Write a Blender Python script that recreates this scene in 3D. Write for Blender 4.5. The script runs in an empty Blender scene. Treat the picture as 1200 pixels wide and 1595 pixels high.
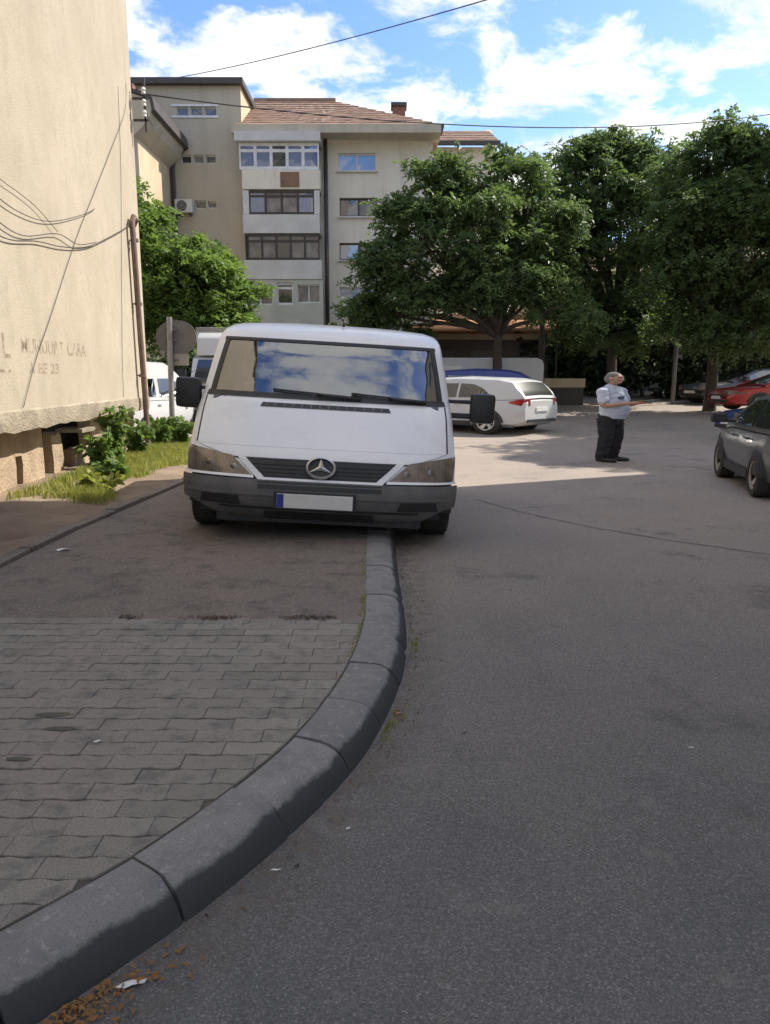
import bpy, bmesh, math, random
import numpy as np
from mathutils import Vector, Matrix, noise
R = math.radians
random.seed(7); rng = np.random.default_rng(7)
sc = bpy.context.scene
C = sc.collection
# ------------------------------------------------------------------ camera
cd = bpy.data.cameras.new('camera'); cam = bpy.data.objects.new('camera', cd); C.objects.link(cam)
cam.location = (0, 0, 1.7); cam.rotation_euler = (R(90 - 10.381), 0, 0)
cd.sensor_fit = 'VERTICAL'; cd.sensor_height = 24.0; cd.lens = 24.0 * 1160 / 1595
cd.clip_start = .05; cd.clip_end = 3000
sc.camera = cam
# ------------------------------------------------------------------ sky, sun, exposure
EL, AZ = R(47), R(24)                      # sun: to the right, a little beyond
to_sun = Vector((math.cos(EL) * math.cos(AZ), math.cos(EL) * math.sin(AZ), math.sin(EL)))
w = bpy.data.worlds.new('World'); sc.world = w; w.use_nodes = True
nt = w.node_tree; nt.nodes.clear()
def N(t, tree=None, **k):
    n = (tree or nt).nodes.new(t)
    for a, b in k.items(): setattr(n, a, b)
    return n
sky = N('ShaderNodeTexSky', sky_type='NISHITA', sun_disc=False, sun_elevation=EL, sun_rotation=math.pi / 2 - AZ,
        air_density=1.0, dust_density=.6, ozone_density=2.2)
tcn = N('ShaderNodeTexCoord'); sep = N('ShaderNodeSeparateXYZ')
L = nt.links.new
L(tcn.outputs['Generated'], sep.inputs[0])
zc = N('ShaderNodeMath', operation='MAXIMUM'); L(sep.outputs[2], zc.inputs[0]); zc.inputs[1].default_value = 0.0
za = N('ShaderNodeMath', operation='ADD'); L(zc.outputs[0], za.inputs[0]); za.inputs[1].default_value = .22
dx = N('ShaderNodeMath', operation='DIVIDE'); dy = N('ShaderNodeMath', operation='DIVIDE')
L(sep.outputs[0], dx.inputs[0]); L(za.outputs[0], dx.inputs[1]); L(sep.outputs[1], dy.inputs[0]); L(za.outputs[0], dy.inputs[1])
comb = N('ShaderNodeCombineXYZ'); L(dx.outputs[0], comb.inputs[0]); L(dy.outputs[0], comb.inputs[1])
mp = N('ShaderNodeMapping'); L(comb.outputs[0], mp.inputs[0]); mp.inputs['Location'].default_value = (5.3, 2.6, 0.9)
n1 = N('ShaderNodeTexNoise'); n1.inputs['Scale'].default_value = 4.6; n1.inputs['Detail'].default_value = 7; n1.inputs['Roughness'].default_value = .6
n1.inputs['Distortion'].default_value = .25
L(mp.outputs[0], n1.inputs['Vector'])
rp = N('ShaderNodeValToRGB'); rp.color_ramp.elements[0].position = .43; rp.color_ramp.elements[1].position = .575
rp.color_ramp.interpolation = 'EASE'
L(n1.outputs['Fac'], rp.inputs[0])
n2 = N('ShaderNodeTexNoise'); n2.inputs['Scale'].default_value = 6; n2.inputs['Detail'].default_value = 4; L(mp.outputs[0], n2.inputs['Vector'])
rc = N('ShaderNodeValToRGB'); rc.color_ramp.elements[0].color = (1.9, 2.0, 2.2, 1); rc.color_ramp.elements[1].color = (2.6, 2.62, 2.6, 1)
rc.color_ramp.elements[0].position = .3; rc.color_ramp.elements[1].position = .62
L(n2.outputs['Fac'], rc.inputs[0])
mx = N('ShaderNodeMix', data_type='RGBA'); L(rp.outputs[0], mx.inputs[0]); hs = N('ShaderNodeHueSaturation'); hs.inputs['Saturation'].default_value = 1.2; hs.inputs['Value'].default_value = .56; hs.inputs['Hue'].default_value = .512; L(sky.outputs[0], hs.inputs['Color']); L(hs.outputs[0], mx.inputs[6]); L(rc.outputs[0], mx.inputs[7])
bg = N('ShaderNodeBackground'); bg.inputs[1].default_value = .15; L(mx.outputs[2], bg.inputs[0])
wo = N('ShaderNodeOutputWorld'); L(bg.outputs[0], wo.inputs[0])
sd = bpy.data.lights.new('sun', 'SUN'); sd.energy = 2.15; sd.angle = R(.53); sd.color = (1, .93, .82)
so = bpy.data.objects.new('sun', sd); C.objects.link(so); so.rotation_euler = to_sun.to_track_quat('Z', 'Y').to_euler(); so.location = (20, 5, 30)
vs = sc.view_settings; vs.view_transform = 'Standard'; vs.look = 'None'; vs.exposure = 1.72; vs.gamma = 1; vs.use_curve_mapping = False
K = 1.337                                    # everything in this place is about a third wider than tall, as the photograph shows it

# ------------------------------------------------------------------ helpers
class MB:
    def __init__(s): s.v = []; s.f = []
    def add(s, vs, fs):
        o = len(s.v); s.v += [tuple(p) for p in vs]; s.f += [tuple(i + o for i in q) for q in fs]; return s
    def box(s, x0, x1, y0, y1, z0, z1):
        return s.add([(x0,y0,z0),(x1,y0,z0),(x1,y1,z0),(x0,y1,z0),(x0,y0,z1),(x1,y0,z1),(x1,y1,z1),(x0,y1,z1)],
                     [(0,3,2,1),(4,5,6,7),(0,1,5,4),(1,2,6,5),(2,3,7,6),(3,0,4,7)])
    def tube(s, pts, r, n=8, cap=True):
        pts = [Vector(p) for p in pts]; rr = r if isinstance(r, (list, tuple)) else [r] * len(pts)
        vs = []; up = None
        for i, p in enumerate(pts):
            d = (pts[min(i + 1, len(pts) - 1)] - pts[max(i - 1, 0)]).normalized()
            if up is None: up = d.orthogonal().normalized()
            a = (up - d * up.dot(d)); a = a.normalized() if a.length > 1e-5 else d.orthogonal().normalized(); up = a; b = d.cross(a)
            for k in range(n):
                t = 2 * math.pi * k / n; vs.append(p + (a * math.cos(t) + b * math.sin(t)) * rr[i])
        fs = []
        for i in range(len(pts) - 1):
            for k in range(n):
                fs.append((i*n+k, i*n+(k+1) % n, (i+1)*n+(k+1) % n, (i+1)*n+k))
        if cap: fs += [tuple(range(n))[::-1], tuple(range((len(pts)-1)*n, len(pts)*n))]
        return s.add(vs, fs)
    def prism(s, poly, y0, y1, axis='y'):
        n = len(poly)
        def m(a, b, d): return (a, d, b) if axis == 'y' else ((d, a, b) if axis == 'x' else (a, b, d))
        vs = [m(a, b, y0) for a, b in poly] + [m(a, b, y1) for a, b in poly]
        return s.add(vs, [tuple(range(n)), tuple(range(n, 2*n))[::-1]] + [(i, n+i, n+(i+1) % n, (i+1) % n) for i in range(n)])
    def lathe(s, prof, c, axis='x', n=24):
        """prof: (r, h) pairs along the axis"""
        vs = []; 
        for r, h in prof:
            for k in range(n):
                t = 2*math.pi*k/n; a, b = r*math.cos(t), r*math.sin(t)
                p = (h, a, b) if axis == 'x' else ((a, h, b) if axis == 'y' else (a, b, h))
                vs.append((c[0]+p[0], c[1]+p[1], c[2]+p[2]))
        fs = [(i*n+k, i*n+(k+1) % n, (i+1)*n+(k+1) % n, (i+1)*n+k) for i in range(len(prof)-1) for k in range(n)]
        return s.add(vs, fs)
    def mesh(s, name, mat, smooth=False, xf=None, bevel=0, fix=True):
        me = bpy.data.meshes.new(name)
        vs = [xf @ Vector(p) for p in s.v] if xf else s.v
        me.from_pydata(vs, [], s.f)
        if fix or bevel:
            bm = bmesh.new(); bm.from_mesh(me)
            if bevel:
                bmesh.ops.remove_doubles(bm, verts=bm.verts, dist=1e-5)
                es = [e for e in bm.edges if len(e.link_faces) == 2 and e.calc_face_angle(0) > .5]
                bmesh.ops.bevel(bm, geom=es, offset=bevel, segments=2, affect='EDGES', profile=.6, clamp_overlap=True)
            bmesh.ops.recalc_face_normals(bm, faces=bm.faces); bm.to_mesh(me); bm.free()
        if smooth:
            me.polygons.foreach_set('use_smooth', [True] * len(me.polygons))
            if smooth != 'all': me.set_sharp_from_angle(angle=R(38))
        if mat: me.materials.append(mat)
        return me
    def build(s, name, mat, parent=None, loc=None, **k):
        return link(name, s.mesh(name, mat, **k), parent, loc)
def link(name, me, parent=None, loc=None):
    o = bpy.data.objects.new(name, me); C.objects.link(o)
    if parent is not None: o.parent = parent
    if loc is not None: o.location = loc
    return o
def empty(name, loc=(0, 0, 0), rot=(0, 0, 0)):
    o = bpy.data.objects.new(name, None); C.objects.link(o); o.location = loc; o.rotation_euler = rot; o.empty_display_size = .1
    return o
def tag(o, label=None, cat=None, group=None, kind=None):
    if label: o['label'] = label
    if cat: o['category'] = cat
    if group: o['group'] = group
    if kind: o['kind'] = kind
    return o
def npmesh(name, V, Q, mat, smooth=False):
    me = bpy.data.meshes.new(name); me.vertices.add(len(V)); me.vertices.foreach_set('co', np.asarray(V, dtype=np.float32).ravel())
    Q = np.asarray(Q, dtype=np.int32); n, k = Q.shape
    me.loops.add(n*k); me.loops.foreach_set('vertex_index', Q.ravel()); me.polygons.add(n)
    me.polygons.foreach_set('loop_start', np.arange(0, n*k, k, dtype=np.int32))
    try: me.polygons.foreach_set('loop_total', np.full(n, k, dtype=np.int32))
    except Exception: pass
    me.update(calc_edges=True); me.validate()
    if smooth: me.polygons.foreach_set('use_smooth', [True]*n)
    me.materials.append(mat); return me

# ------------------------------------------------------------------ materials
def newmat(name):
    m = bpy.data.materials.new(name); m.use_nodes = True; return m, m.node_tree, m.node_tree.nodes['Principled BSDF']
def noise_n(t, scale, detail=4, rough=.55, coord='Object', src=None, stretch=None):
    tc = t.nodes.new('ShaderNodeTexCoord') if coord == 'Object' else t.nodes.new('ShaderNodeNewGeometry')
    o = tc.outputs['Object'] if coord == 'Object' else tc.outputs['Position']
    if stretch:
        mpn = t.nodes.new('ShaderNodeMapping'); mpn.inputs['Scale'].default_value = stretch; t.links.new(o, mpn.inputs[0]); o = mpn.outputs[0]
    n = t.nodes.new('ShaderNodeTexNoise'); n.inputs['Scale'].default_value = scale; n.inputs['Detail'].default_value = detail; n.inputs['Roughness'].default_value = rough
    t.links.new(o, n.inputs['Vector']); return n
def ramp(t, src, p0, p1, c0=(0, 0, 0, 1), c1=(1, 1, 1, 1)):
    r = t.nodes.new('ShaderNodeValToRGB'); e = r.color_ramp.elements; e[0].position = p0; e[1].position = p1; e[0].color = c0; e[1].color = c1
    t.links.new(src, r.inputs[0]); return r.outputs[0]
def mixc(t, fac, a, b, mode='MIX'):
    m = t.nodes.new('ShaderNodeMix'); m.data_type = 'RGBA'; m.blend_type = mode
    for i, x in ((0, fac), (6, a), (7, b)):
        if isinstance(x, (int, float)): m.inputs[i].default_value = x
        elif isinstance(x, (tuple, list)): m.inputs[i].default_value = (*x[:3], 1)
        else: t.links.new(x, m.inputs[i])
    return m.outputs[2]
def bump(t, b, src, strength=.3, dist=.01):
    n = t.nodes.new('ShaderNodeBump'); n.inputs['Strength'].default_value = strength; n.inputs['Distance'].default_value = dist
    t.links.new(src, n.inputs['Height']); t.links.new(n.outputs[0], b.inputs['Normal'])
def mat(name, c, rough=.7, c2=None, scale=4, detail=5, bmp=0, bscale=40, bdist=.004, metal=0, coat=0, coord='Object', p=(.35, .65), spec=.5, var=.18):
    m, t, b = newmat(name)
    c2 = c2 or tuple(x * (1 - var) for x in c)
    n = noise_n(t, scale, detail, coord=coord)
    t.links.new(mixc(t, ramp(t, n.outputs['Fac'], *p), c, c2), b.inputs['Base Color'])
    b.inputs['Roughness'].default_value = rough; b.inputs['Metallic'].default_value = metal; b.inputs['Coat Weight'].default_value = coat
    b.inputs['Specular IOR Level'].default_value = spec
    if bmp: bump(t, b, noise_n(t, bscale, 6, .6, coord=coord).outputs['Fac'], bmp, bdist)
    return m
M = {}
# asphalt: old, dusty
m, t, b = newmat('asphalt')
big = noise_n(t, .22, 4, coord='P'); mid = noise_n(t, 1.1, 6, .65, coord='P'); fine = noise_n(t, 85, 4, .75, coord='P')
def stones(t, sc_):
    g_ = t.nodes.new('ShaderNodeNewGeometry'); v_ = t.nodes.new('ShaderNodeTexVoronoi'); v_.inputs['Scale'].default_value = sc_; t.links.new(g_.outputs['Position'], v_.inputs['Vector'])
    x_ = t.nodes.new('ShaderNodeSeparateColor'); t.links.new(v_.outputs['Color'], x_.inputs[0]); return x_.outputs[0], v_.outputs['Distance']
sp, spd = stones(t, 185)
c = mixc(t, ramp(t, big.outputs['Fac'], .38, .62), (.185, .187, .182), (.215, .205, .190))
c = mixc(t, ramp(t, mid.outputs['Fac'], .45, .75), c, (.145, .15, .152))
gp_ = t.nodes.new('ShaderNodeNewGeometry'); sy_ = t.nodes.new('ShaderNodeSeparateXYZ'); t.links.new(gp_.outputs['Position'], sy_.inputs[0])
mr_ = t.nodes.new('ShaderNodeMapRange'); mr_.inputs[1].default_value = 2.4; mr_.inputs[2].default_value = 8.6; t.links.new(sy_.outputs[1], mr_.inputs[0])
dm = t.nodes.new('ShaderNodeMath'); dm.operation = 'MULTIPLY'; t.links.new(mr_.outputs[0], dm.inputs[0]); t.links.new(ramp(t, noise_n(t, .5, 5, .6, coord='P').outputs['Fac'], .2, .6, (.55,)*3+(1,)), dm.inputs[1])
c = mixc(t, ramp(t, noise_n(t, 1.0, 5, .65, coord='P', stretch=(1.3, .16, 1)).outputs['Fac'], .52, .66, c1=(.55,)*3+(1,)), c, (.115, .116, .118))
c = mixc(t, dm.outputs[0], c, (.46, .375, .305))            # paler and browner with growing distance
c = mixc(t, ramp(t, sp, .15, .75, (.6,)*3+(1,), (0, 0, 0, 1)), c, (.080, .081, .084)); c = mixc(t, ramp(t, fine.outputs['Fac'], .5, .66, c1=(.6,)*3+(1,)), c, (.080, .081, .084))
c = mixc(t, ramp(t, noise_n(t, .9, 6, .7, coord='P').outputs['Fac'], .57, .68, c1=(.7,)*3+(1,)), c, (.095, .092, .088)); c = mixc(t, ramp(t, noise_n(t, 2.6, 5, .7, coord='P').outputs['Fac'], .58, .70, c1=(.5,)*3+(1,)), c, (.27, .25, .225))
c = mixc(t, ramp(t, sp, .88, .98, c1=(.55,)*3+(1,)), c, (.34, .335, .325))
t.links.new(c, b.inputs['Base Color']); b.inputs['Roughness'].default_value = .88; b.inputs['Specular IOR Level'].default_value = .35
bump(t, b, fine.outputs['Fac'], .9, .008); M['asphalt'] = m
STONES = stones
# worn footway surface
m, t, b = newmat('footway_asphalt')
big = noise_n(t, .7, 5, .6, coord='P'); mid = noise_n(t, 4, 6, .65, coord='P'); fine = noise_n(t, 140, 3, .7, coord='P')
c = mixc(t, ramp(t, big.outputs['Fac'], .4, .62), (.26, .205, .168), (.205, .175, .15))
c = mixc(t, ramp(t, mid.outputs['Fac'], .50, .66), c, (.115, .098, .083)); c = mixc(t, ramp(t, noise_n(t, 1.7, 7, .75, coord='P', stretch=(.6, 1.6, 1)).outputs['Fac'], .60, .68), c, (.075, .066, .058))
sp, spd = STONES(t, 120); c = mixc(t, ramp(t, sp, .1, .8, (.5,)*3+(1,), (0, 0, 0, 1)), c, (.12, .105, .09)); c = mixc(t, ramp(t, sp, .90, .99, c1=(.8,)*3+(1,)), c, (.40, .36, .32)); c = mixc(t, ramp(t, fine.outputs['Fac'], .5, .66), c, (.13, .115, .1))
t.links.new(c, b.inputs['Base Color']); b.inputs['Roughness'].default_value = .9
bump(t, b, fine.outputs['Fac'], .7, .006); M['footway'] = m
# paving blocks: tone differs block by block
m, t, b = newmat('paver_concrete')
oi = t.nodes.new('ShaderNodeObjectInfo'); n = noise_n(t, 9, 6, .65, coord='P'); fine = noise_n(t, 170, 3, .7, coord='P'); big = noise_n(t, .9, 3, coord='P')
c = mixc(t, oi.outputs['Random'], (.215, .198, .172), (.315, .288, .25))
c = mixc(t, ramp(t, big.outputs['Fac'], .45, .65), c, (.29, .25, .215))
c = mixc(t, ramp(t, n.outputs['Fac'], .5, .72), c, (.135, .13, .118))
c = mixc(t, ramp(t, fine.outputs['Fac'], .5, .68), c, (.12, .117, .11))
t.links.new(c, b.inputs['Base Color']); b.inputs['Roughness'].default_value = .9
bump(t, b, fine.outputs['Fac'], .5, .004); M['paver'] = m
# kerb: grey concrete, darker on the road face
m, t, b = newmat('kerb_concrete')
n = noise_n(t, 5, 6, .65, coord='P'); fine = noise_n(t, 150, 3, .7, coord='P'); oi = t.nodes.new('ShaderNodeObjectInfo')
c = mixc(t, oi.outputs['Random'], (.225, .222, .215), (.285, .275, .262))
c = mixc(t, ramp(t, n.outputs['Fac'], .46, .66), c, (.18, .18, .182)); c = mixc(t, ramp(t, noise_n(t, 22, 5, .7, coord='P').outputs['Fac'], .56, .66), c, (.36, .345, .32)); c = mixc(t, ramp(t, fine.outputs['Fac'], .50, .64), c, (.17, .17, .17))
at_ = t.nodes.new('ShaderNodeAttribute'); at_.attribute_name = 'face_dark'; ad = t.nodes.new('ShaderNodeMath'); ad.operation = 'MULTIPLY_ADD'; gn = noise_n(t, 7, 6, .7, coord='P'); t.links.new(gn.outputs['Fac'], ad.inputs[0]); ad.inputs[1].default_value = .75; t.links.new(at_.outputs['Fac'], ad.inputs[2])
c = mixc(t, ramp(t, ad.outputs[0], .80, 1.40), c, (.058, .059, .062))     # tone deepens from the top down the road face
t.links.new(c, b.inputs['Base Color']); b.inputs['Roughness'].default_value = .86; bump(t, b, fine.outputs['Fac'], .6, .005); M['kerb'] = m
M['kerb_black'] = mat('kerb_dark_face', (.050, .053, .060), .85, (.125, .125, .125), 9, 7, .6, 90, coord='P', p=(.45, .72))
M['joint'] = mat('paver_joint_dirt', (.085, .08, .07), .95, (.12, .115, .075), 5, 5, .4, 60, coord='P')
M['soil'] = mat('soil', (.17, .125, .088), .95, (.28, .21, .145), 1.6, 7, .9, 30, .02, coord='P')
M['dirt'] = mat('gutter_dirt', (.17, .125, .085), .95, (.10, .08, .06), 12, 6, .8, 90, .008, coord='P')
# beige plaster of the gable
m, t, b = newmat('beige_plaster')
n = noise_n(t, .8, 7, .6); n2_ = noise_n(t, 3.2, 7, .72, stretch=(1, 1, .6)); fine = noise_n(t, 45, 6, .7); st = noise_n(t, 2.2, 6, .6, stretch=(1, 3, .12))
c = mixc(t, ramp(t, n.outputs['Fac'], .35, .68), (.51, .445, .35), (.435, .375, .285))
c = mixc(t, ramp(t, n2_.outputs['Fac'], .48, .70), c, (.41, .355, .27))
c = mixc(t, ramp(t, st.outputs['Fac'], .60, .85), c, (.42, .375, .30))
c = mixc(t, ramp(t, fine.outputs['Fac'], .52, .70), c, (.36, .30, .22))
t.links.new(c, b.inputs['Base Color']); b.inputs['Roughness'].default_value = .92; bump(t, b, fine.outputs['Fac'], .8, .012); M['plaster'] = m
M['plinth'] = mat('plinth_render', (.52, .40, .28), .93, (.36, .27, .185), 2.4, 7, .9, 22, .03)
M['band'] = mat('grey_concrete_band', (.42, .36, .27), .93, (.27, .23, .175), 2.2, 7, .9, 18, .03)
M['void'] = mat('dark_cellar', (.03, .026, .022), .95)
M['letter'] = mat('faded_brown_paint', (.26, .20, .15), .95, (.48, .415, .32), 11, 7, coord='Object', p=(.44, .66))
M['pipe'] = mat('rusty_pipe', (.12, .085, .07), .7, (.2, .13, .1), 6, 5, .3)
M['cable'] = mat('black_cable', (.05, .045, .045), .6)
# far block
m, t, b = newmat('grey_render')
n = noise_n(t, .35, 6, .6); fine = noise_n(t, 14, 5, .65); st = noise_n(t, 1.2, 6, .6, stretch=(1.2, 1.2, .1))
c = mixc(t, ramp(t, n.outputs['Fac'], .35, .65), (.54, .48, .375), (.46, .415, .33)); c = mixc(t, ramp(t, st.outputs['Fac'], .52, .75), c, (.39, .35, .275))
t.links.new(c, b.inputs['Base Color']); b.inputs['Roughness'].default_value = .92; bump(t, b, fine.outputs['Fac'], .5, .02); M['tower'] = m
m, t, b = newmat('pale_render'); n = noise_n(t, .5, 6, .6); fine = noise_n(t, 14, 5, .65); st = noise_n(t, 1.6, 6, .65, stretch=(1.4, 1.4, .09))
c = mixc(t, ramp(t, n.outputs['Fac'], .35, .65), (.80, .745, .63), (.70, .65, .545)); c = mixc(t, ramp(t, st.outputs['Fac'], .54, .72), c, (.58, .53, .43))
t.links.new(c, b.inputs['Base Color']); b.inputs['Roughness'].default_value = .92; bump(t, b, fine.outputs['Fac'], .5, .02); M['block'] = m
M['parapet'] = mat('parapet_panel', (.66, .65, .62), .85, (.54, .53, .50), .9, 6, .2, 20, .01)
M['brownpanel'] = mat('brown_panel', (.27, .16, .10), .8, (.2, .12, .08), 3)
M['greenplaster'] = mat('weathered_pale_wall', (.44, .46, .39), .92, (.56, .55, .47), 1.2, 6, .3, 16, .02)
M['whiteframe'] = mat('white_window_frame', (.78, .78, .78), .45)
M['brownframe'] = mat('dark_window_frame', (.06, .045, .04), .5)
M['tile'] = mat('clay_roof_tile', (.31, .195, .135), .85, (.22, .14, .10), 1.3, 6, .3, 12, .02)
M['fascia'] = mat('dark_fascia', (.07, .06, .055), .6)
M['brick'] = mat('chimney_brick', (.30, .15, .11), .9, (.2, .1, .08), 6)
M['metalgrey'] = mat('galvanised_steel', (.36, .35, .34), .5, (.27, .25, .23), 5, 5, .1, metal=.5)
M['signback'] = mat('sign_back_steel', (.20, .185, .18), .6, (.15, .14, .135), 6, metal=.3)
M['acwhite'] = mat('off_white_enamel', (.7, .7, .67), .5)
M['cream'] = mat('cream_render', (.62, .52, .36), .9, (.52, .42, .28), .8, 5)
M['orange'] = mat('orange_awning', (.50, .25, .12), .85, (.40, .2, .1), 1)
M['dimwall'] = mat('brown_grey_wall', (.16, .13, .115), .9, (.11, .095, .085), 1)
def glass(name, tint, refl, rough=.02):
    m, t, b = newmat(name); b.inputs['Base Color'].default_value = (*tint, 1); b.inputs['Roughness'].default_value = .25
    g = t.nodes.new('ShaderNodeBsdfGlossy'); g.inputs['Roughness'].default_value = rough; g.inputs['Color'].default_value = (.95, .97, 1, 1)
    lw = t.nodes.new('ShaderNodeLayerWeight'); lw.inputs['Blend'].default_value = .35
    mr = t.nodes.new('ShaderNodeMapRange'); mr.inputs[3].default_value = refl; mr.inputs[4].default_value = 1.0; t.links.new(lw.outputs['Fresnel'], mr.inputs[0])
    mxs = t.nodes.new('ShaderNodeMixShader'); t.links.new(mr.outputs[0], mxs.inputs[0]); t.links.new(b.outputs[0], mxs.inputs[1]); t.links.new(g.outputs[0], mxs.inputs[2])
    t.links.new(mxs.outputs[0], t.nodes['Material Output'].inputs[0]); return m
M['blueglass'] = glass('window_pane', (.06, .13, .30), .16)
M['darkglass'] = glass('dark_pane', (.03, .028, .028), .06)
M['curtain'] = mat('net_curtain_pane', (.28, .25, .22), .4, (.14, .12, .11), 2.2, coat=.5)
M['carglass'] = glass('car_glass', (.012, .014, .015), .10)
def seeglass(name):
    m, t, b = newmat(name); tr = t.nodes.new('ShaderNodeBsdfTransparent'); tr.inputs[0].default_value = (.70, .75, .73, 1)
    g = t.nodes.new('ShaderNodeBsdfGlossy'); g.inputs['Roughness'].default_value = .045; g.inputs['Color'].default_value = (.95, .95, .93, 1)
    n = noise_n(t, 1.6, 4); bn = t.nodes.new('ShaderNodeBump'); bn.inputs['Strength'].default_value = .06; bn.inputs['Distance'].default_value = .05
    t.links.new(n.outputs[0], bn.inputs['Height']); t.links.new(bn.outputs[0], g.inputs['Normal'])
    lw = t.nodes.new('ShaderNodeLayerWeight'); lw.inputs['Blend'].default_value = .4
    mr = t.nodes.new('ShaderNodeMapRange'); mr.inputs[3].default_value = .20; mr.inputs[4].default_value = 1.0; t.links.new(lw.outputs['Fresnel'], mr.inputs[0])
    mxs = t.nodes.new('ShaderNodeMixShader'); t.links.new(mr.outputs[0], mxs.inputs[0]); t.links.new(tr.outputs[0], mxs.inputs[1]); t.links.new(g.outputs[0], mxs.inputs[2])
    t.links.new(mxs.outputs[0], t.nodes['Material Output'].inputs[0]); return m
M['windscreen'] = seeglass('windscreen_glass')
def paint(name, c, dirt=.12, rough=.32, dc=(.30, .25, .2)):
    m, t, b = newmat(name); n = noise_n(t, 2.2, 7, .65); n3 = noise_n(t, 30, 4, .6)
    cc = mixc(t, ramp(t, n.outputs['Fac'], .5, .8, c1=(dirt*2,)*3+(1,)), c, dc); cc = mixc(t, ramp(t, n3.outputs['Fac'], .6, .8, c1=(dirt,)*3+(1,)), cc, dc)
    t.links.new(cc, b.inputs['Base Color']); b.inputs['Roughness'].default_value = rough; b.inputs['Coat Weight'].default_value = .5; b.inputs['Coat Roughness'].default_value = .12
    return m
M['vanwhite'] = paint('white_van_paint', (.87, .88, .89), .10, .36)
M['white'] = paint('white_car_paint', (.57, .58, .59), .06); M['black'] = paint('black_car_paint', (.10, .103, .107), .35, .28, (.20, .185, .165))
M['red'] = paint('red_car_paint', (.42, .03, .025), .05); M['navy'] = paint('navy_car_paint', (.025, .045, .13), .05); M['bluepaint'] = paint('blue_car_paint', (.025, .04, .20), .05)
M['greypaint'] = paint('grey_car_paint', (.05, .052, .056), .05)
M['plastic'] = mat('grey_bumper_plastic', (.11, .11, .112), .55, (.16, .15, .14), 5, 6, .15, 90, .002)
M['blackplastic'] = mat('black_plastic', (.022, .022, .025), .5, (.035, .034, .033), 8)
M['rubber'] = mat('tyre_rubber', (.022, .021, .021), .85, (.05, .045, .04), 7)
M['alloy'] = mat('alloy_rim', (.55, .55, .55), .35, (.42, .41, .40), 5, metal=.7)
M['steelrim'] = mat('dusty_steel_rim', (.42, .39, .33), .5, (.3, .27, .22), 5, metal=.4)
M['chrome'] = mat('worn_chrome', (.72, .72, .73), .35, (.5, .5, .5), 20, metal=.75)
m, t, b = newmat('headlight_lens'); n = noise_n(t, 7, 5, .6); wv = t.nodes.new('ShaderNodeTexWave'); wv.inputs['Scale'].default_value = 9; wv.inputs['Distortion'].default_value = 1.5; tc_ = t.nodes.new('ShaderNodeTexCoord'); t.links.new(tc_.outputs['Object'], wv.inputs[0])
c = mixc(t, ramp(t, n.outputs['Fac'], .35, .65), (.27, .215, .17), (.12, .10, .085)); c = mixc(t, ramp(t, wv.outputs['Fac'], .75, .98, c1=(.22,)*3+(1,)), c, (.36, .31, .26))
t.links.new(c, b.inputs['Base Color']); b.inputs['Roughness'].default_value = .3; b.inputs['Coat Weight'].default_value = 1; b.inputs['Coat Roughness'].default_value = .04; b.inputs['Metallic'].default_value = .35; M['lens'] = m
M['reflector'] = mat('dull_reflector', (.30, .28, .26), .3, (.16, .15, .14), 20, metal=.8)
M['redlens'] = mat('red_tail_lens', (.45, .02, .02), .15, (.32, .015, .015), 8, coat=.6)
M['amber'] = mat('amber_lens', (.6, .22, .04), .2, coat=.4)
M['plate'] = mat('white_number_plate', (.80, .80, .77), .4, (.74, .74, .70), 6)
M['euband'] = mat('blue_plate_band', (.02, .05, .30), .4)
M['seat'] = mat('grey_seat_cloth', (.34, .35, .38), .9, (.24, .25, .27), 8)
M['dash'] = mat('grey_dashboard', (.17, .175, .18), .7, (.12, .122, .125), 6)
M['skin'] = mat('skin', (.52, .30, .21), .55, (.44, .25, .17), 12)
M['shirt'] = mat('light_blue_shirt', (.60, .64, .75), .85, (.50, .55, .68), 9, bmp=.4, bscale=14, bdist=.02)
M['trouser'] = mat('black_trousers', (.014, .014, .018), .85, (.024, .023, .026), 9, bmp=.4, bscale=12, bdist=.02)
M['shoe'] = mat('black_leather', (.015, .014, .014), .4)
M['hair'] = mat('grey_hair', (.24, .23, .22), .8, (.13, .125, .12), 40)
M['paper'] = mat('white_paper', (.8, .8, .78), .7)
M['bark'] = mat('bark', (.10, .078, .06), .95, (.06, .047, .037), 5, 6, .9, 14, .03)
def leafmat(name, c, c2, tr=.35, tc=(.22, .32, .06)):
    m, t, b = newmat(name); a = noise_n(t, .9, 3, coord='P'); d = noise_n(t, 9, 2, coord='P')
    cc = mixc(t, ramp(t, a.outputs['Fac'], .35, .65), c, c2); cc = mixc(t, ramp(t, d.outputs['Fac'], .4, .7), cc, tuple(x*1.35 for x in c2))
    t.links.new(cc, b.inputs['Base Color']); b.inputs['Roughness'].default_value = .5; b.inputs['Specular IOR Level'].default_value = .3
    tl = t.nodes.new('ShaderNodeBsdfTranslucent'); tl.inputs[0].default_value = (*tc, 1)
    ms = t.nodes.new('ShaderNodeMixShader'); ms.inputs[0].default_value = tr; t.links.new(b.outputs[0], ms.inputs[1]); t.links.new(tl.outputs[0], ms.inputs[2])
    t.links.new(ms.outputs[0], t.nodes['Material Output'].inputs[0]); return m
M['leaf'] = leafmat('acacia_leaf', (.054, .092, .042), (.088, .134, .056), .36, (.20, .30, .08)); M['leaf2'] = leafmat('bright_leaf', (.075, .13, .032), (.11, .175, .045), .38, (.25, .38, .07))
M['leafdark'] = leafmat('dark_leaf', (.032, .055, .024), (.05, .08, .03), .2, (.1, .16, .04))
M['grass'] = leafmat('grass_blade', (.11, .18, .04), (.30, .29, .09), .4, (.38, .42, .08))
M['dry'] = mat('dry_leaf', (.30, .13, .035), .85, (.20, .13, .05), 25, coord='P')

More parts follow.
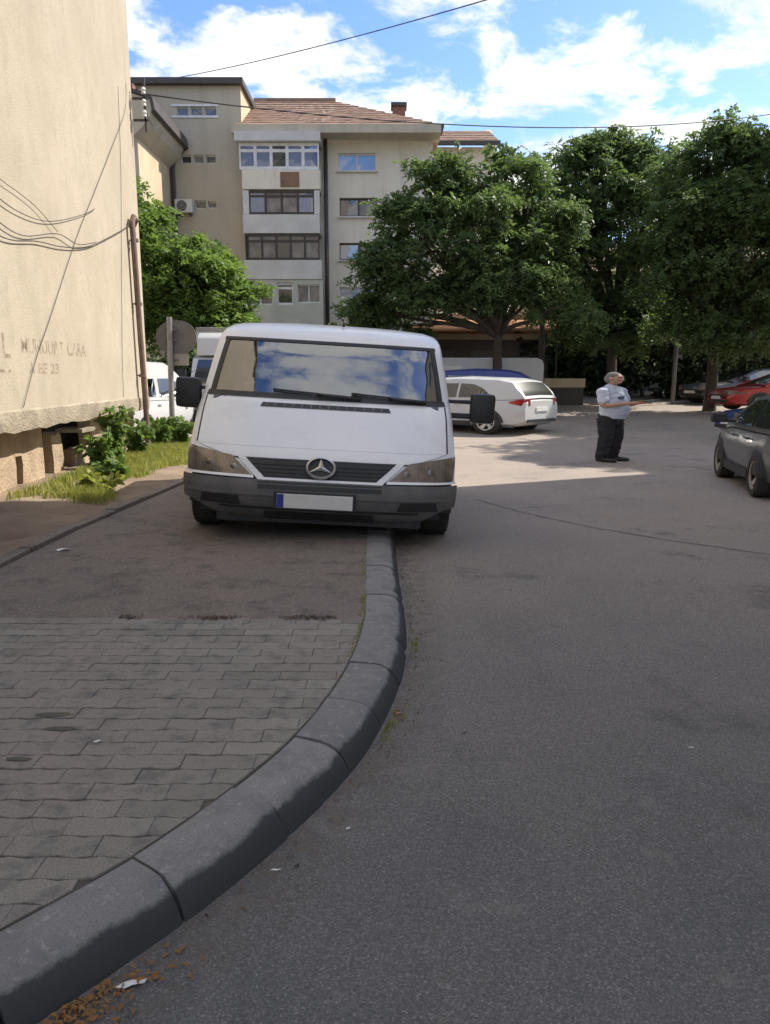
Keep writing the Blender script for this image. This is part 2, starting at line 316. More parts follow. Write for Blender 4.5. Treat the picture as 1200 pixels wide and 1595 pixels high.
# ------------------------------------------------------------------ ground
def gz(y): return 0 if y < 21 else .05 * (y - 21) if y < 45 else 1.2
ys = [-60, -20, 0, 3, 6, 9, 12, 15, 18, 20, 21, 22, 24, 27, 30, 34, 38, 42, 45, 60, 120, 400, 1500]; xs = [-1500, -300, -60, -20, -8, -4, 0, 4, 8, 20, 60, 300, 1500]
g = MB(); g.add([(x, y, gz(y)) for y in ys for x in xs], [(j*len(xs)+i, j*len(xs)+i+1, (j+1)*len(xs)+i+1, (j+1)*len(xs)+i) for j in range(len(ys)-1) for i in range(len(xs)-1)])
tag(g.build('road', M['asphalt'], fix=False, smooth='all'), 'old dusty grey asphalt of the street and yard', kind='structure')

# kerb: outer top edge line
O = [(-1.75,.72), (-1.34,1.23), (-.99,1.665), (-.65,2.09), (-.38,2.53), (-.17,2.98), (-.04,3.41), (.06,3.90), (.11,4.36), (.125,4.81), (.12,5.24), (.11,5.66), (.10,6.10), (.092,6.55), (.087,7.0)]
while O[-1][1] < 12.4: O.append((O[-1][0] - .002, O[-1][1] + .46))
Ov = [Vector((a, b_, 0)) for a, b_ in O]
def cr(i, t):
    p = [Ov[max(0, min(len(Ov)-1, i+k))] for k in (-1, 0, 1, 2)]
    a, b_, c_, d = p
    return .5*((2*b_) + (c_-a)*t + (2*a-5*b_+4*c_-d)*t*t + (3*b_-a-3*c_+d)*t*t*t)
def tan(i, t): return (cr(i, min(t+.02, 1)) - cr(i, max(t-.02, 0))).normalized()
def kw(y): return .235 + .03 * min(1, max(0, (y-2)/2))
kerb = tag(empty('kerb'), 'curved line of grey concrete kerb stones beside the road', kind='structure')
inner = []
for i in range(len(Ov)-1):
    st = MB(); n = 14; g0 = random.uniform(.006, .012); ring = []
    dz = random.uniform(-.004, .004); tl = random.uniform(-.004, .004)
    for k in range(n+1):
        t = g0 + (1-2*g0)*k/n; p = cr(i, t); d = tan(i, t); nn = Vector((d.y, -d.x, 0)); W = kw(p.y)
        inner.append((p.y - nn.y*W, p.x - nn.x*W))
        dent = lambda o, z: (.005*noise.noise((p.x*9+o*20, p.y*9, z*30)) + .004*noise.noise((p.x*31+o*40, p.y*31, z*50)) - max(0, noise.noise((p.x*5.3, p.y*5.3, 5))-.38)*.10 - (.010*random.random() if k in (0, n) else 0)) * (1 if -.13 < o < .02 else .25)
        ring.append([p + nn*(o + dent(o, z)) + Vector((0, 0, .13 + z + dz + tl*(k/n-.5)*2 + .6*dent(o, z))) for o, z in
                     ((-W,-.12), (-W,-.008), (-W+.01,0), (-.12,0), (-.08,-.006), (-.042,-.022), (-.012,-.05), (.006,-.085), (.028,-.15))])
    m_ = 9; vs_ = [v for r_ in ring for v in r_]
    fs_ = [(k*m_+j, k*m_+j+1, (k+1)*m_+j+1, (k+1)*m_+j) for k in range(n) for j in range(m_-1)]
    fs_ += [tuple(range(m_)), tuple(range(n*m_, (n+1)*m_))[::-1]]
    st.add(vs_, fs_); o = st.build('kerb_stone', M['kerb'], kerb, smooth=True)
    at = o.data.attributes.new('face_dark', 'FLOAT', 'POINT'); at.data.foreach_set('value', [(0, 0, 0, .0, .12, .38, .75, 1, 1)[q % m_] for q in range(len(o.data.vertices))])
inner.sort()
IY = np.array([a for a, _ in inner]); IX = np.array([b_ for _, b_ in inner])
def kx(y): return float(np.interp(y, IY, IX))
def ex(y): return float(np.interp(y, [0, 6, 7.3, 10.7, 13], [-3.05, -3.19, -3.2, -2.98, -2.9]))    # back edging
# dark bed under blocks, and worn footway beyond
def strip(name, y0, y1, z, m, lab, lo=ex, hi=kx, n=40, edge=0.0):
    s = MB(); vs_ = []
    for k in range(n+1):
        y = y0 + (y1-y0)*k/n; a, b_ = lo(y), hi(y)
        vs_ += [(a+(b_-a)*j/8, y + (edge*math.sin(j*2.1)*.6 if k == 0 else 0), z) for j in range(9)]
    s.add(vs_, [(k*9+j, k*9+j+1, (k+1)*9+j+1, (k+1)*9+j) for k in range(n) for j in range(8)])
    return tag(s.build(name, m, fix=False), lab, kind='structure')
strip('pavement_bed', .8, 4.75, .121, M['joint'], 'dark dirt bed between the paving blocks')
strip('footway', 4.68, 12.5, .128, M['footway'], 'worn brown dusty footway surface under the van', edge=.05)
# paving blocks
pav = tag(empty('pavement'), 'grey interlocking wavy paving blocks of the near footway', kind='structure')
BL, BH = .225*K, .1125
def clip(poly, p, nrm):
    out = []
    for i, a in enumerate(poly):
        b_ = poly[(i+1) % len(poly)]; da = (a-p).dot(nrm); db = (b_-p).dot(nrm)
        if da <= 0: out.append(a)
        if (da < 0 < db) or (db < 0 < da): out.append(a + (b_-a)*(da/(da-db)))
    return out
row = 0; y = 1.1
while y < 4.60:
    x = ex(y) + .02 + (BL/2 if row % 2 else 0) - BL
    while x < .2:
        cx, cy = x + BL/2, y + BH/2
        vis_l = -.545*(cy/1.0 + .35) - .35
        if cx > vis_l and cx - BL/2 < kx(cy) - .02:
            xs_ = [j/5 for j in range(6)]; q = .0007; qy = .0026
            wave = lambda u: .007*math.sin(4*math.pi*u + .6)
            bot = [Vector((x + q + (BL-2*q)*u, y + qy + wave(u))) for u in xs_]; top = [Vector((x + q + (BL-2*q)*u, y + BH - qy + wave(u))) for u in xs_[::-1]]
            poly = bot + top
            yy = max(1.1, cy); kxv = kx(yy); tt = Vector((kx(yy+.08) - kx(yy-.08), .16)).normalized(); nrm = Vector((tt.y, -tt.x))
            poly = clip(poly, Vector((kxv, yy)) - nrm*.006, nrm)
            if len(poly) > 2:
                cen = sum(poly, Vector((0, 0)))/len(poly)
                ar = .5*abs(sum(poly[i].x*poly[(i+1) % len(poly)].y - poly[(i+1) % len(poly)].x*poly[i].y for i in range(len(poly))))
                if ar > .00015:
                    h0 = .1295 + random.uniform(-.0025, .002); sx, sy = random.uniform(-.012, .012), random.uniform(-.02, .02)
                    def hz(p): return h0 + (p.x-cen.x)*sx + (p.y-cen.y)*sy
                    nP = len(poly); tp = [(p + (cen-p).normalized()*.0025) for p in poly]
                    b_ = MB(); b_.add([(p.x-cen.x, p.y-cen.y, hz(p)) for p in tp] + [(p.x-cen.x, p.y-cen.y, hz(p)-.004) for p in poly] + [(p.x-cen.x, p.y-cen.y, .105) for p in poly],
                        [tuple(range(nP))] + [(i, (i+1) % nP, nP+(i+1) % nP, nP+i) for i in range(nP)] + [(nP+i, nP+(i+1) % nP, 2*nP+(i+1) % nP, 2*nP+i) for i in range(nP)])
                    b_.build('paving_block', M['paver'], pav, (cen.x, cen.y, 0))
        x += BL
    y += BH; row += 1
# back edging stones along the verge
edg = tag(empty('edging'), 'narrow concrete edging between footway and verge', kind='structure')
y = 4.6
while y < 11.6:
    b_ = MB(); x0, x1 = ex(y), ex(y+.97); z = .175 + random.uniform(-.008, .008); o_ = random.uniform(-.012, .012)
    b_.add([(x0-.13+o_,y,.05),(x0+o_,y,.05),(x1+o_,y+.965,.05),(x1-.13+o_,y+.965,.05),(x0-.13+o_,y,z),(x0+o_,y,z),(x1+o_,y+.965,z),(x1-.13+o_,y+.965,z)],
           [(0,3,2,1),(4,5,6,7),(0,1,5,4),(1,2,6,5),(2,3,7,6),(3,0,4,7)])
    b_.build('edging_stone', M['footway'], edg, bevel=.012); y += .98
# verge of soil
def wx(y): return -4.64 - .057*(y-9)
v = MB(); n, mm = 60, 14; vs_ = []
for k in range(n+1):
    y = 3 + 15.2*k/n; a = wx(y) - .6 if y < 16.2 else wx(y)-1.2; b_ = ex(min(y, 12)) - .12 + (0 if y < 12 else -(y-12)*.22)
    for j in range(mm+1):
        u = j/mm; x = a + (b_-a)*u
        hh = .13 + .10*(1-u)*min(1, (y-3)/4) + .035*noise.noise((x*1.7, y*1.7, 0)) + .02*noise.noise((x*6, y*6, 3))
        if y > 16.5: hh *= max(0, 1-(y-16.5)/1.7)
        vs_.append((x, y, hh))
v.add(vs_, [(k*(mm+1)+j, k*(mm+1)+j+1, (k+1)*(mm+1)+j+1, (k+1)*(mm+1)+j) for k in range(n) for j in range(mm)])
tag(v.build('verge', M['soil'], smooth='all', fix=False), 'strip of bare brown soil at the foot of the beige wall', kind='structure')
def vz(x, y): 
    a = wx(y) - .6; b_ = ex(min(y, 12)) - .12 + (0 if y < 12 else -(y-12)*.22); u = min(1, max(0, (x-a)/(b_-a)))
    return .13 + .10*(1-u) + .035*noise.noise((x*1.7, y*1.7, 0)) + .02*noise.noise((x*6, y*6, 3))
# blades of grass on the verge
def blades(name, pts, h, lab, m, wd=.012, lean=.5):
    V = []; Q = []
    for (x, y, z) in pts:
        hh = h*random.uniform(.5, 1.25); a = random.uniform(0, 6.28); l = lean*hh*random.random(); b_ = random.uniform(0, 6.28); ww = wd*random.uniform(.7, 1.3)
        dx_, dy_ = math.cos(a)*ww*K, math.sin(a)*ww; lx, ly = math.cos(b_)*l, math.sin(b_)*l; o = len(V)
        V += [(x-dx_,y-dy_,z-.02),(x+dx_,y+dy_,z-.02),(x+dx_*.7+lx*.35,y+dy_*.7+ly*.35,z+hh*.6),(x-dx_*.7+lx*.35,y-dy_*.7+ly*.35,z+hh*.6),(x+lx+dx_*.1,y+ly,z+hh),(x+lx-dx_*.1,y+ly,z+hh*.99)]
        Q += [(o,o+1,o+2,o+3),(o+3,o+2,o+4,o+5)]
    return tag(link(name, npmesh(name, V, Q, m)), lab, kind='stuff')
gp = []
while len(gp) < 15000:
    y = random.uniform(7.6, 17.6); u = random.random()**.8; a = wx(y); b_ = ex(min(y, 12)) - .2 + (0 if y < 12 else -(y-12)*.22)
    x = a + (b_-a)*u; d = noise.noise((x*1.3, y*.9, 7)) + .55*(y-9.5)/5 - u*.75 + .12
    if d > random.uniform(-.15, .45): gp.append((x, y, vz(x, y)))
tag(blades('grass', gp, .115, 'uneven yellow green grass on the verge by the wall', M['grass'], .007, .8), cat='grass')
# ------------------------------------------------------------------ left gable building
lb = tag(empty('gable_building', (wx(9), 9, 0)), 'tall windowless beige plastered gable with crumbling plinth beside the footway', 'building')
ang = math.atan(.057)
def LBx(y, d=0): return -.057*(y-9) + d          # local x of the wall face
Y0, Y1, ZT = -7, 16.05, 17
# main wall slab, leaning faces follow the wall line; ragged bottom lip
b_ = MB(); n = 90; f_ = []; vs_ = []
for k in range(n+1):
    y = Y0 + (Y1-Y0)*k/n; zb = 1.0 + .05*noise.noise((y*1.3, 0, 0)) + .035*noise.noise((y*4, 2, 0)); x = LBx(y)
    vs_ += [(x, y-9, ZT), (x, y-9, 1.32), (x, y-9, 1.27), (x+.02, y-9, 1.25+.02*noise.noise((y*3,5,0))), (x+.025+.015*noise.noise((y*5,1,1)), y-9, 1.12), (x+.005, y-9, zb), (x-.5, y-9, zb)]
for k in range(n):
    for j in range(6): f_.append((k*7+j, k*7+j+1, (k+1)*7+j+1, (k+1)*7+j))
b_.add(vs_, f_); o = b_.build('wall', M['plaster'], lb, smooth=True); o.data.materials.append(M['band'])
for p in o.data.polygons:
    if p.center.z < 1.262: p.material_index = 1
xe = LBx(Y1)
MB().add([(xe, Y1-9, 1.0), (xe-14, Y1-9, 1.0), (xe-14, Y1-9, ZT), (xe, Y1-9, ZT)], [(0,1,2,3)]).build('end_wall', M['plaster'], lb)
MB().box(-14, .35, -16.2, 7.4, ZT, ZT+.5).build('roof', M['fascia'], lb)
# plinth: recessed render panels with broken gaps, dark cellar behind
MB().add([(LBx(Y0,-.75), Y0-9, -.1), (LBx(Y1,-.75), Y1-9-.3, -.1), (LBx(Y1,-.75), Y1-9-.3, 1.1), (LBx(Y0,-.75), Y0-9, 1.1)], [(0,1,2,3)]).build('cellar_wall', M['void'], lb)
def panel(y0, y1, z0, z1, d=-.3, rag=.05, m='plinth'):
    p = MB(); nk = max(3, int((y1-y0)/.12)); vs_ = []; zz = [0, .25, .5, .75, 1]
    for k in range(nk+1):
        y = y0 + (y1-y0)*k/nk; e = rag*noise.noise((y*7, z0*5, 1)); 
        for u in zz:
            z = z0 + (z1-z0)*u; yy = y + (rag*.8*noise.noise((z*9, y0, 4)) if k in (0, nk) else 0)
            vs_.append((LBx(yy, d) + .03*noise.noise((yy*2.2, z*3, 2)), yy-9, z + (e if u == 1 else 0)))
    m5 = 5; fs = [(k*m5+j, k*m5+j+1, (k+1)*m5+j+1, (k+1)*m5+j) for k in range(nk) for j in range(4)]
    o_ = len(vs_); vs2 = vs_ + [(a-.22, b2, c2) for a, b2, c2 in vs_]
    fs2 = fs + [(k*m5+4, (k+1)*m5+4, o_+(k+1)*m5+4, o_+k*m5+4) for k in range(nk)] + [(j, j+1, o_+j+1, o_+j) for j in range(4)] + [(nk*m5+j, nk*m5+j+1, o_+nk*m5+j+1, o_+nk*m5+j) for j in range(4)]
    p.add(vs2, fs2); return p.build('plinth_panel', M[m], lb, smooth=True)
panel(Y0, 10.02, -.05, 1.02); panel(10.02, 10.22, .62, 1.02, rag=.03); panel(10.02, 10.22, -.05, .22, rag=.03); panel(10.22, 11.0, -.05, 1.02)
panel(11.35, 11.75, -.05, .84, rag=.12); panel(12.3, 13.0, -.05, .5, rag=.1); panel(13.15, 13.8, -.05, 1.02); panel(14.2, 14.6, -.05, 1.02); panel(14.9, 15.9, -.05, 1.02)
MB().box(LBx(12.2,-.45), LBx(12.2,-.02), 2.95, 3.5, .80, .86).build('broken_slab', M['band'], lb)
# lettering, faded
def wtext(s, y, z, h, wd):
    cu = bpy.data.curves.new('t', 'FONT'); cu.body = s; cu.size = h*1.4; cu.extrude = .0002; cu.offset = h*.02
    ob = bpy.data.objects.new('t', cu); C.objects.link(ob); bpy.context.view_layer.update()
    me = bpy.data.meshes.new_from_object(ob.evaluated_get(bpy.context.evaluated_depsgraph_get())); bpy.data.objects.remove(ob)
    xs_ = [q.co.x for q in me.vertices]; x0, sc_ = min(xs_), wd/(max(xs_)-min(xs_))
    for q in me.vertices:
        yy = y + (q.co.x-x0)*sc_; q.co = (LBx(yy, .0012 + q.co.z), yy-9, z + q.co.y)
    me.materials.append(M['letter']); o = link('lettering', me, lb); return o
wtext('MUNUUII', 9.82, 2.0, .19, 1.22); wtext('T', 11.16, 2.0, .19, .14); wtext('CARA', 11.46, 2.0, .20, .82); wtext('A', 10.02, 1.73, .15, .17); wtext('EE', 10.32, 1.73, .14, .3); wtext('23', 10.74, 1.73, .14, .32)
wtext('I', 9.05, 1.92, .30, .10); wtext('L', 9.28, 1.92, .30, .2); wtext('_', 9.1, 1.80, .3, .35)
# pipe with hooked top
b_ = MB(); yp = 15.25; xp = LBx(yp)+.10
b_.tube([(xp-.12, yp-8.7, 4.58), (xp-.02, yp-8.75, 4.72), (xp, yp-8.95, 4.74), (xp, yp-9.06, 4.62), (xp, yp-9.02, 3.9), (xp+.01, yp-8.98, 2.4), (xp+.02, yp-8.93, 1.2), (xp+.02, yp-8.93, .15)], .055, 10)
dp = b_.build('drainpipe', M['pipe'], None, (wx(9), 9, 0), smooth=True); tag(dp, 'rusty brown pipe with hooked top fixed to the beige wall', 'pipe')
for z in (1.7, 3.1, 4.3): MB().lathe([(.058,-.03),(.072,-.03),(.072,.03),(.058,.03)], (xp+.005, yp-8.97, z), 'z', 12).box(xp-.11, xp-.05, yp-8.985, yp-8.955, z-.012, z+.012).build('bracket', M['pipe'], dp)
# thin cables hanging along the wall; the slanting one is a drawn shadow
def cable_or_shadow(lab, pts, r=.012, grp='loose cables hanging on the beige wall'):
    P_ = [Vector((wx(y)+d, y, z)) for y, z, d in pts]; out = []
    for i in range(len(P_)-1):
        a, b2, c2, d2 = P_[max(0,i-1)], P_[i], P_[i+1], P_[min(len(P_)-1,i+2)]
        for k in range(6):
            t_ = k/6; out.append(.5*((2*b2)+(c2-a)*t_+(2*a-5*b2+4*c2-d2)*t_*t_+(3*b2-a-3*c2+d2)*t_**3))
    out.append(P_[-1]); b_ = MB(); b_.tube(out, r, 6); tag(b_.build('wall_cable_or_shadow', M['cable'], smooth='all'), lab, 'cable', grp)

cable_or_shadow('thickest black cable sagging lowest on the beige wall', [(7.5,3.6,.05),(8.6,3.4,.05),(9.36,3.35,.04),(9.82,3.37,.04),(10.54,3.48,.04),(11.37,3.55,.04),(12.21,3.67,.04),(13.03,3.86,.04),(14.7,4.39,.04),(15.2,4.6,.06)], .008)
cable_or_shadow('cable joining the lowest one from above on the beige wall', [(7.5,4.0,.05),(8.6,3.7,.05),(9.4,3.51,.04),(10.13,3.48,.04),(11.28,3.71,.05),(12.09,3.70,.06),(13.0,3.88,.06)], .0065)
cable_or_shadow('upper cable ending short of the pipe on the beige wall', [(7.5,4.4,.05),(8.8,3.95,.05),(9.54,3.78,.04),(10.18,3.75,.04),(10.83,3.8,.04),(11.59,3.96,.04),(12.63,4.26,.04),(13.15,4.44,.03)], .006)
cable_or_shadow('thin cable crossing between the upper and lower cables on the beige wall', [(7.6,4.3,.05),(9.0,4.1,.05),(9.59,4.02,.04),(10.04,3.99,.04),(10.63,3.92,.04),(11.29,3.74,.05)], .0045)
cable_or_shadow('thin tube drawn as the shadow of an overhead cable slanting across the beige wall', [(15.5,7.2,.05),(15.36,6.64,.03),(14.3,5.66,.02),(13.21,4.71,.02),(12.25,3.88,.02),(11.39,3.05,.02),(10.78,2.45,.02),(10.21,1.91,.02),(9.66,1.3,.03)], .005)  # added tube stands in for the shadow an overhead line casts here
cable_or_shadow('straight thin cable running down just before the pipe on the beige wall', [(15.05,7.0,.02),(14.9,5.5,.02),(14.59,3.89,.02),(14.27,2.23,.02),(14.12,1.3,.03)], .0045)
# bracket with insulators on the gable corner
ib = tag(empty('line_bracket', (-5.0, 16.05, 7.0)), 'small iron bracket with insulators on the gable corner', 'bracket')
MB().box(-.02, .28, -.02, .02, .1, .14).box(-.02, .28, -.02, .02, -.3, -.26).box(.2, .24, -.02, .02, -.5, .5).build('arm', M['fascia'], ib)
for z in (-.18, .02, .24): MB().lathe([(.02,-.06),(.045,-.05),(.03,-.01),(.05,.02),(.03,.06),(.015,.07)], (.22, -.06, z), 'z', 10).build('insulator', M['acwhite'], ib, smooth=True)
def span(lab, a, b2, sag, r):
    a, b2 = Vector(a), Vector(b2); b_ = MB(); b_.tube([a.lerp(b2, k/40) - Vector((0, 0, sag*4*(k/40)*(1-k/40))) for k in range(41)], r, 6); tag(b_.build('overhead_line', M['cable'], smooth='all'), lab, 'cable', 'overhead lines')
span('black overhead line climbing from the grey tower roof to the top of the picture', (-10.6, 36, 14.5), (8.2, 12.0, 9.0), .35, .014)
span('slack black overhead line crossing level in front of the tiled roof and over the trees', (-4.78, 16.05, 7.2), (16.8, 29.6, 11.6), .75, .015)
span('short service line dropping from the gable bracket to the far eave', (-4.78, 16.05, 6.9), (-8.7, 31, 11.3), .25, .011)

# ------------------------------------------------------------------ far apartment block
ab = tag(empty('apartment_block', (-3, 36, .7)), 'grey apartment block with glazed balconies, stair tower and tiled roof behind the van', 'building')
class AB(MB):
    def build(s, name, m, parent=None, **k):
        p = parent or ab
        o = MB.build(s, name, m, p, **k)
        for q in o.data.vertices: q.co -= Vector((-3, 36, .7))
        return o
def grid(y, x0, x1, z0, z1, holes, dep=.25, name='wall', m='block', parent=None):
    """facade facing -y with real openings"""
    xs_ = sorted({x0, x1, *[h[0] for h in holes], *[h[1] for h in holes]}); zs_ = sorted({z0, z1, *[h[2] for h in holes], *[h[3] for h in holes]}); b_ = AB()
    for i in range(len(xs_)-1):
        for j in range(len(zs_)-1):
            cx, cz = (xs_[i]+xs_[i+1])/2, (zs_[j]+zs_[j+1])/2
            if not any(h[0] < cx < h[1] and h[2] < cz < h[3] for h in holes):
                b_.add([(xs_[i],y,zs_[j]),(xs_[i+1],y,zs_[j]),(xs_[i+1],y,zs_[j+1]),(xs_[i],y,zs_[j+1])], [(0,1,2,3)])
    for a, b2, c2, d2 in [h[:4] for h in holes]:
        b_.add([(a,y,c2),(b2,y,c2),(b2,y,d2),(a,y,d2),(a,y+dep,c2),(b2,y+dep,c2),(b2,y+dep,d2),(a,y+dep,d2)], [(0,1,5,4),(1,2,6,5),(2,3,7,6),(3,0,4,7)])
    return b_.build(name, M[m], parent)
def window(x0, x1, z0, z1, y, cols, fm, panes, fw=.07, transom=None, sill=True):
    f = AB(); d = .06
    f.box(x0, x1, y-d, y, z0, z0+fw).box(x0, x1, y-d, y, z1-fw, z1)
    e = [x0 + (x1-x0)*k/cols for k in range(cols+1)]
    for k, x in enumerate(e): f.box(max(x0, x-fw/2) if k else x0, min(x1, x+fw/2) if k < cols else x1, y-d-.003, y+.003, z0+.002, z1-.002)
    if transom: f.box(x0+.01, x1-.01, y-d+.004, y-.004, transom-fw/2, transom+fw/2)
    fr = f.build('window', M[fm])
    for k in range(cols):
        for a, b2 in ([(z0, transom), (transom, z1)] if transom else [(z0, z1)]):
            AB().add([(e[k]+.01, y-.02, a+.01), (e[k+1]-.01, y-.02, a+.01), (e[k+1]-.01, y-.02 + random.uniform(-.015, .015), b2-.01), (e[k]+.01, y-.02, b2-.01)], [(0,1,2,3)]).build('pane', M[panes[k % len(panes)]], fr)
            q = C.objects[-1] if False else None
    if sill: AB().box(x0-.08, x1+.08, y-.32, y-.1, z0-.07, z0-.005).build('sill', M['parapet'], fr)
    return fr
def fixsub(): pass
# main facade
wins = [(-2.12,-.41,10.83,11.59), (-2.08,-.35,8.87,9.68), (-2.10,-.33,6.96,7.72), (-2.1,-.33,4.95,5.75), (.9,1.8,8.87,9.68), (.9,1.8,6.96,7.72), (.9,1.8,4.95,5.75)]
grid(36, -6.6, 2.15, .5, 12.05, wins)
window(-2.12,-.41,10.83,11.59,36.2,2,'whiteframe',['blueglass'])
window(-2.08,-.35,8.87,9.68,36.2,2,'brownframe',['darkglass','curtain']); window(-2.10,-.33,6.96,7.72,36.2,2,'brownframe',['blueglass','curtain']); window(-2.1,-.33,4.95,5.75,36.2,2,'whiteframe',['darkglass'])
for z0, z1 in ((8.87,9.68),(6.96,7.72),(4.95,5.75)): window(.9,1.8,z0,z1,36.2,1,'whiteframe',['darkglass'])
AB().add([(2.15,36,.5),(2.15,46,.5),(2.15,46,12.05),(2.15,36,12.05)], [(0,1,2,3)]).build('side_wall', M['block'])
# balcony stack
BX0, BX1 = -6.38, -2.88
AB().box(-6.55, -2.82, 34.7, 36, 11.74, 12.12).build('balcony_roof', M['parapet'])
for nm, z0, z1, mm_ in (('balcony_parapet', 9.80, 10.60, 'block'), ('balcony_parapet', 7.95, 8.74, 'parapet'), ('balcony_parapet', 5.98, 6.80, 'parapet')):
    AB().box(BX0+random.uniform(0,.08), BX1+random.uniform(-.04,.04), 34.9, 35.06, z0, z1).build(nm, M[mm_])
    AB().box(BX0+.1, BX1-.02, 35.06, 36, z0-.02, z0+.12).build('balcony_slab', M['tower'])
    for x in (BX0+.1, BX1-.2): AB().box(x, x+.12, 35.06, 35.98, z0+.12, z1-.02).build('balcony_side', M['parapet'])
AB().box(-4.61, -3.78, 34.87, 34.9, 9.88, 10.50).build('repair_panel', M['brownpanel'])
window(-6.40,-2.9,10.62,11.72,35.02,5,'whiteframe',['blueglass','blueglass','darkglass','blueglass','blueglass'],.13,11.40,False)
window(-6.02,-3.15,8.76,9.74,35.02,4,'brownframe',['blueglass','curtain','curtain','blueglass'],.09,9.52,False)
for a, b2 in ((-6.3,-6.03),(-3.14,-2.9)): AB().box(a, b2, 34.94, 35.06, 8.76, 9.76).build('balcony_post', M['parapet'])
window(-6.15,-2.95,6.82,7.92,35.02,5,'brownframe',['curtain','curtain','darkglass','curtain','curtain'],.09,7.62,False)
grid(34.95, -6.3, -2.8, .5, 5.97, [(-4.88,-4.17,4.86,5.84),(-6.2,-5.1,4.86,5.75),(-3.95,-2.95,4.95,5.75)], name='infill_wall', m='greenplaster')
window(-4.88,-4.17,4.86,5.84,35.1,1,'whiteframe',['darkglass'],.1,5.6,False); window(-6.2,-5.1,4.86,5.75,35.1,2,'whiteframe',['curtain'],.06,None,False); window(-3.95,-2.95,4.95,5.75,35.1,2,'whiteframe',['curtain'],.05,None,False)
AB().tube([(-2.68, 35.85, 12.1), (-2.68, 35.85, .8)], .09, 8).build('downpipe', M['fascia'], smooth='all')
# eaves and roofs
AB().box(-6.7, 2.45, 34.9, 36.3, 12.12, 12.46).build('cornice', M['tower'])
AB().box(-2.9, 2.6, 35.3, 36.4, 12.462, 12.58).build('gutter', M['fascia'])
def tiles(quad, nu, nv, parent=None):
    """one roof slope: rows of lapped tile courses"""
    A_, B_, C_, D_ = [Vector(p) for p in quad]; b_ = AB()
    nn = (B_-A_).cross(D_-A_).normalized()
    if nn.z < 0: nn = -nn
    for j in range(nv):
        v0, v1 = j/nv, min(1, (j+1.15)/nv)
        l0, r0 = A_.lerp(D_, v0) + nn*.06, B_.lerp(C_, v0) + nn*.06; l1, r1 = A_.lerp(D_, v1) + nn*.02, B_.lerp(C_, v1) + nn*.02
        for i in range(nu):
            a, c2 = i/nu, (i+1)/nu; off = nn*random.uniform(-.006, .006)
            b_.add([l0.lerp(r0, a)+off, l0.lerp(r0, c2)+off, l1.lerp(r1, c2)+off, l1.lerp(r1, a)+off], [(0,1,2,3)])
            b_.add([l0.lerp(r0, a)+off, l0.lerp(r0, c2)+off, l0.lerp(r0, c2)-nn*.05, l0.lerp(r0, a)-nn*.05], [(0,1,2,3)])
    o = b_.build('roof', M['tile'], parent); o['kind'] = 'stuff'; return o
tiles([(-6.6,35.2,12.5), (2.5,35.2,12.5), (-2.55,40,15.05), (-6.5,40,15.05)], 40, 12)
tiles([(2.5,35.2,12.5), (2.5,46,12.5), (-2.55,46,15.05), (-2.55,40,15.05)], 30, 12)
AB().box(-6.5, -2.45, 39.9, 40.2, 15.03, 15.2).build('ridge', M['tile'])
ch = AB().box(.35, .95, 37.7, 38.3, 12.6, 14.1).build('chimney', M['brick']); AB().box(.28, 1.02, 37.6, 38.4, 14.1, 14.25).build('chimney_cap', M['fascia'])
tiles([(2.2,40.5,13.35), (5.8,40.5,13.35), (5.55,43,14.6), (2.2,43,14.6)], 18, 6)
AB().box(2.2, 5.6, 41.2, 46, .8, 13.3).build('rear_wing', M['block']); AB().box(2.2, 5.85, 40.4, 40.6, 13.2, 13.4).build('gutter', M['fascia'])
AB().prism([(41.2,13.3),(46,13.3),(43.3,14.75)], 5.45, 5.75, 'x').build('gable', M['cream'])
# stair tower
tw = [(-9.19+.62*k, -8.69+.62*k, 12.99, 13.36) for k in range(3)] + [(-9.09+.55*k, -8.65+.55*k, 11.02, 11.38) for k in range(3)] + [(-8.56, -8.06, 9.1, 9.46), (-7.98, -7.6, 9.12, 9.42)] + [(-8.56, -8.06, 7.1, 7.46), (-7.98, -7.6, 7.12, 7.42)]
grid(35.5, -10.95, -6.35, .5, 14.2, tw, name='tower_wall', m='tower')
AB().add([(-6.35,35.5,.5),(-6.35,43,.5),(-6.35,43,14.2),(-6.35,35.5,14.2)], [(0,1,2,3)]).build('tower_side', M['cream'])
AB().box(-11.2, -6.2, 35.2, 43, 14.205, 14.45).build('tower_roof', M['fascia'])
AB().box(-9.42, -7.35, 35.46, 35.5, 12.9, 12.985).box(-9.42, -7.35, 35.46, 35.5, 13.365, 13.45).build('window_surround', M['whiteframe'])
for k, h in enumerate(tw): window(*h, 35.68, 1, 'whiteframe', ['darkglass'] if k != 4 else ['curtain'], .05, None, False)
AB().box(-11.35, -10.8, 34.6, 35.4, 12.2, 14.0).build('flue', M['brick'])
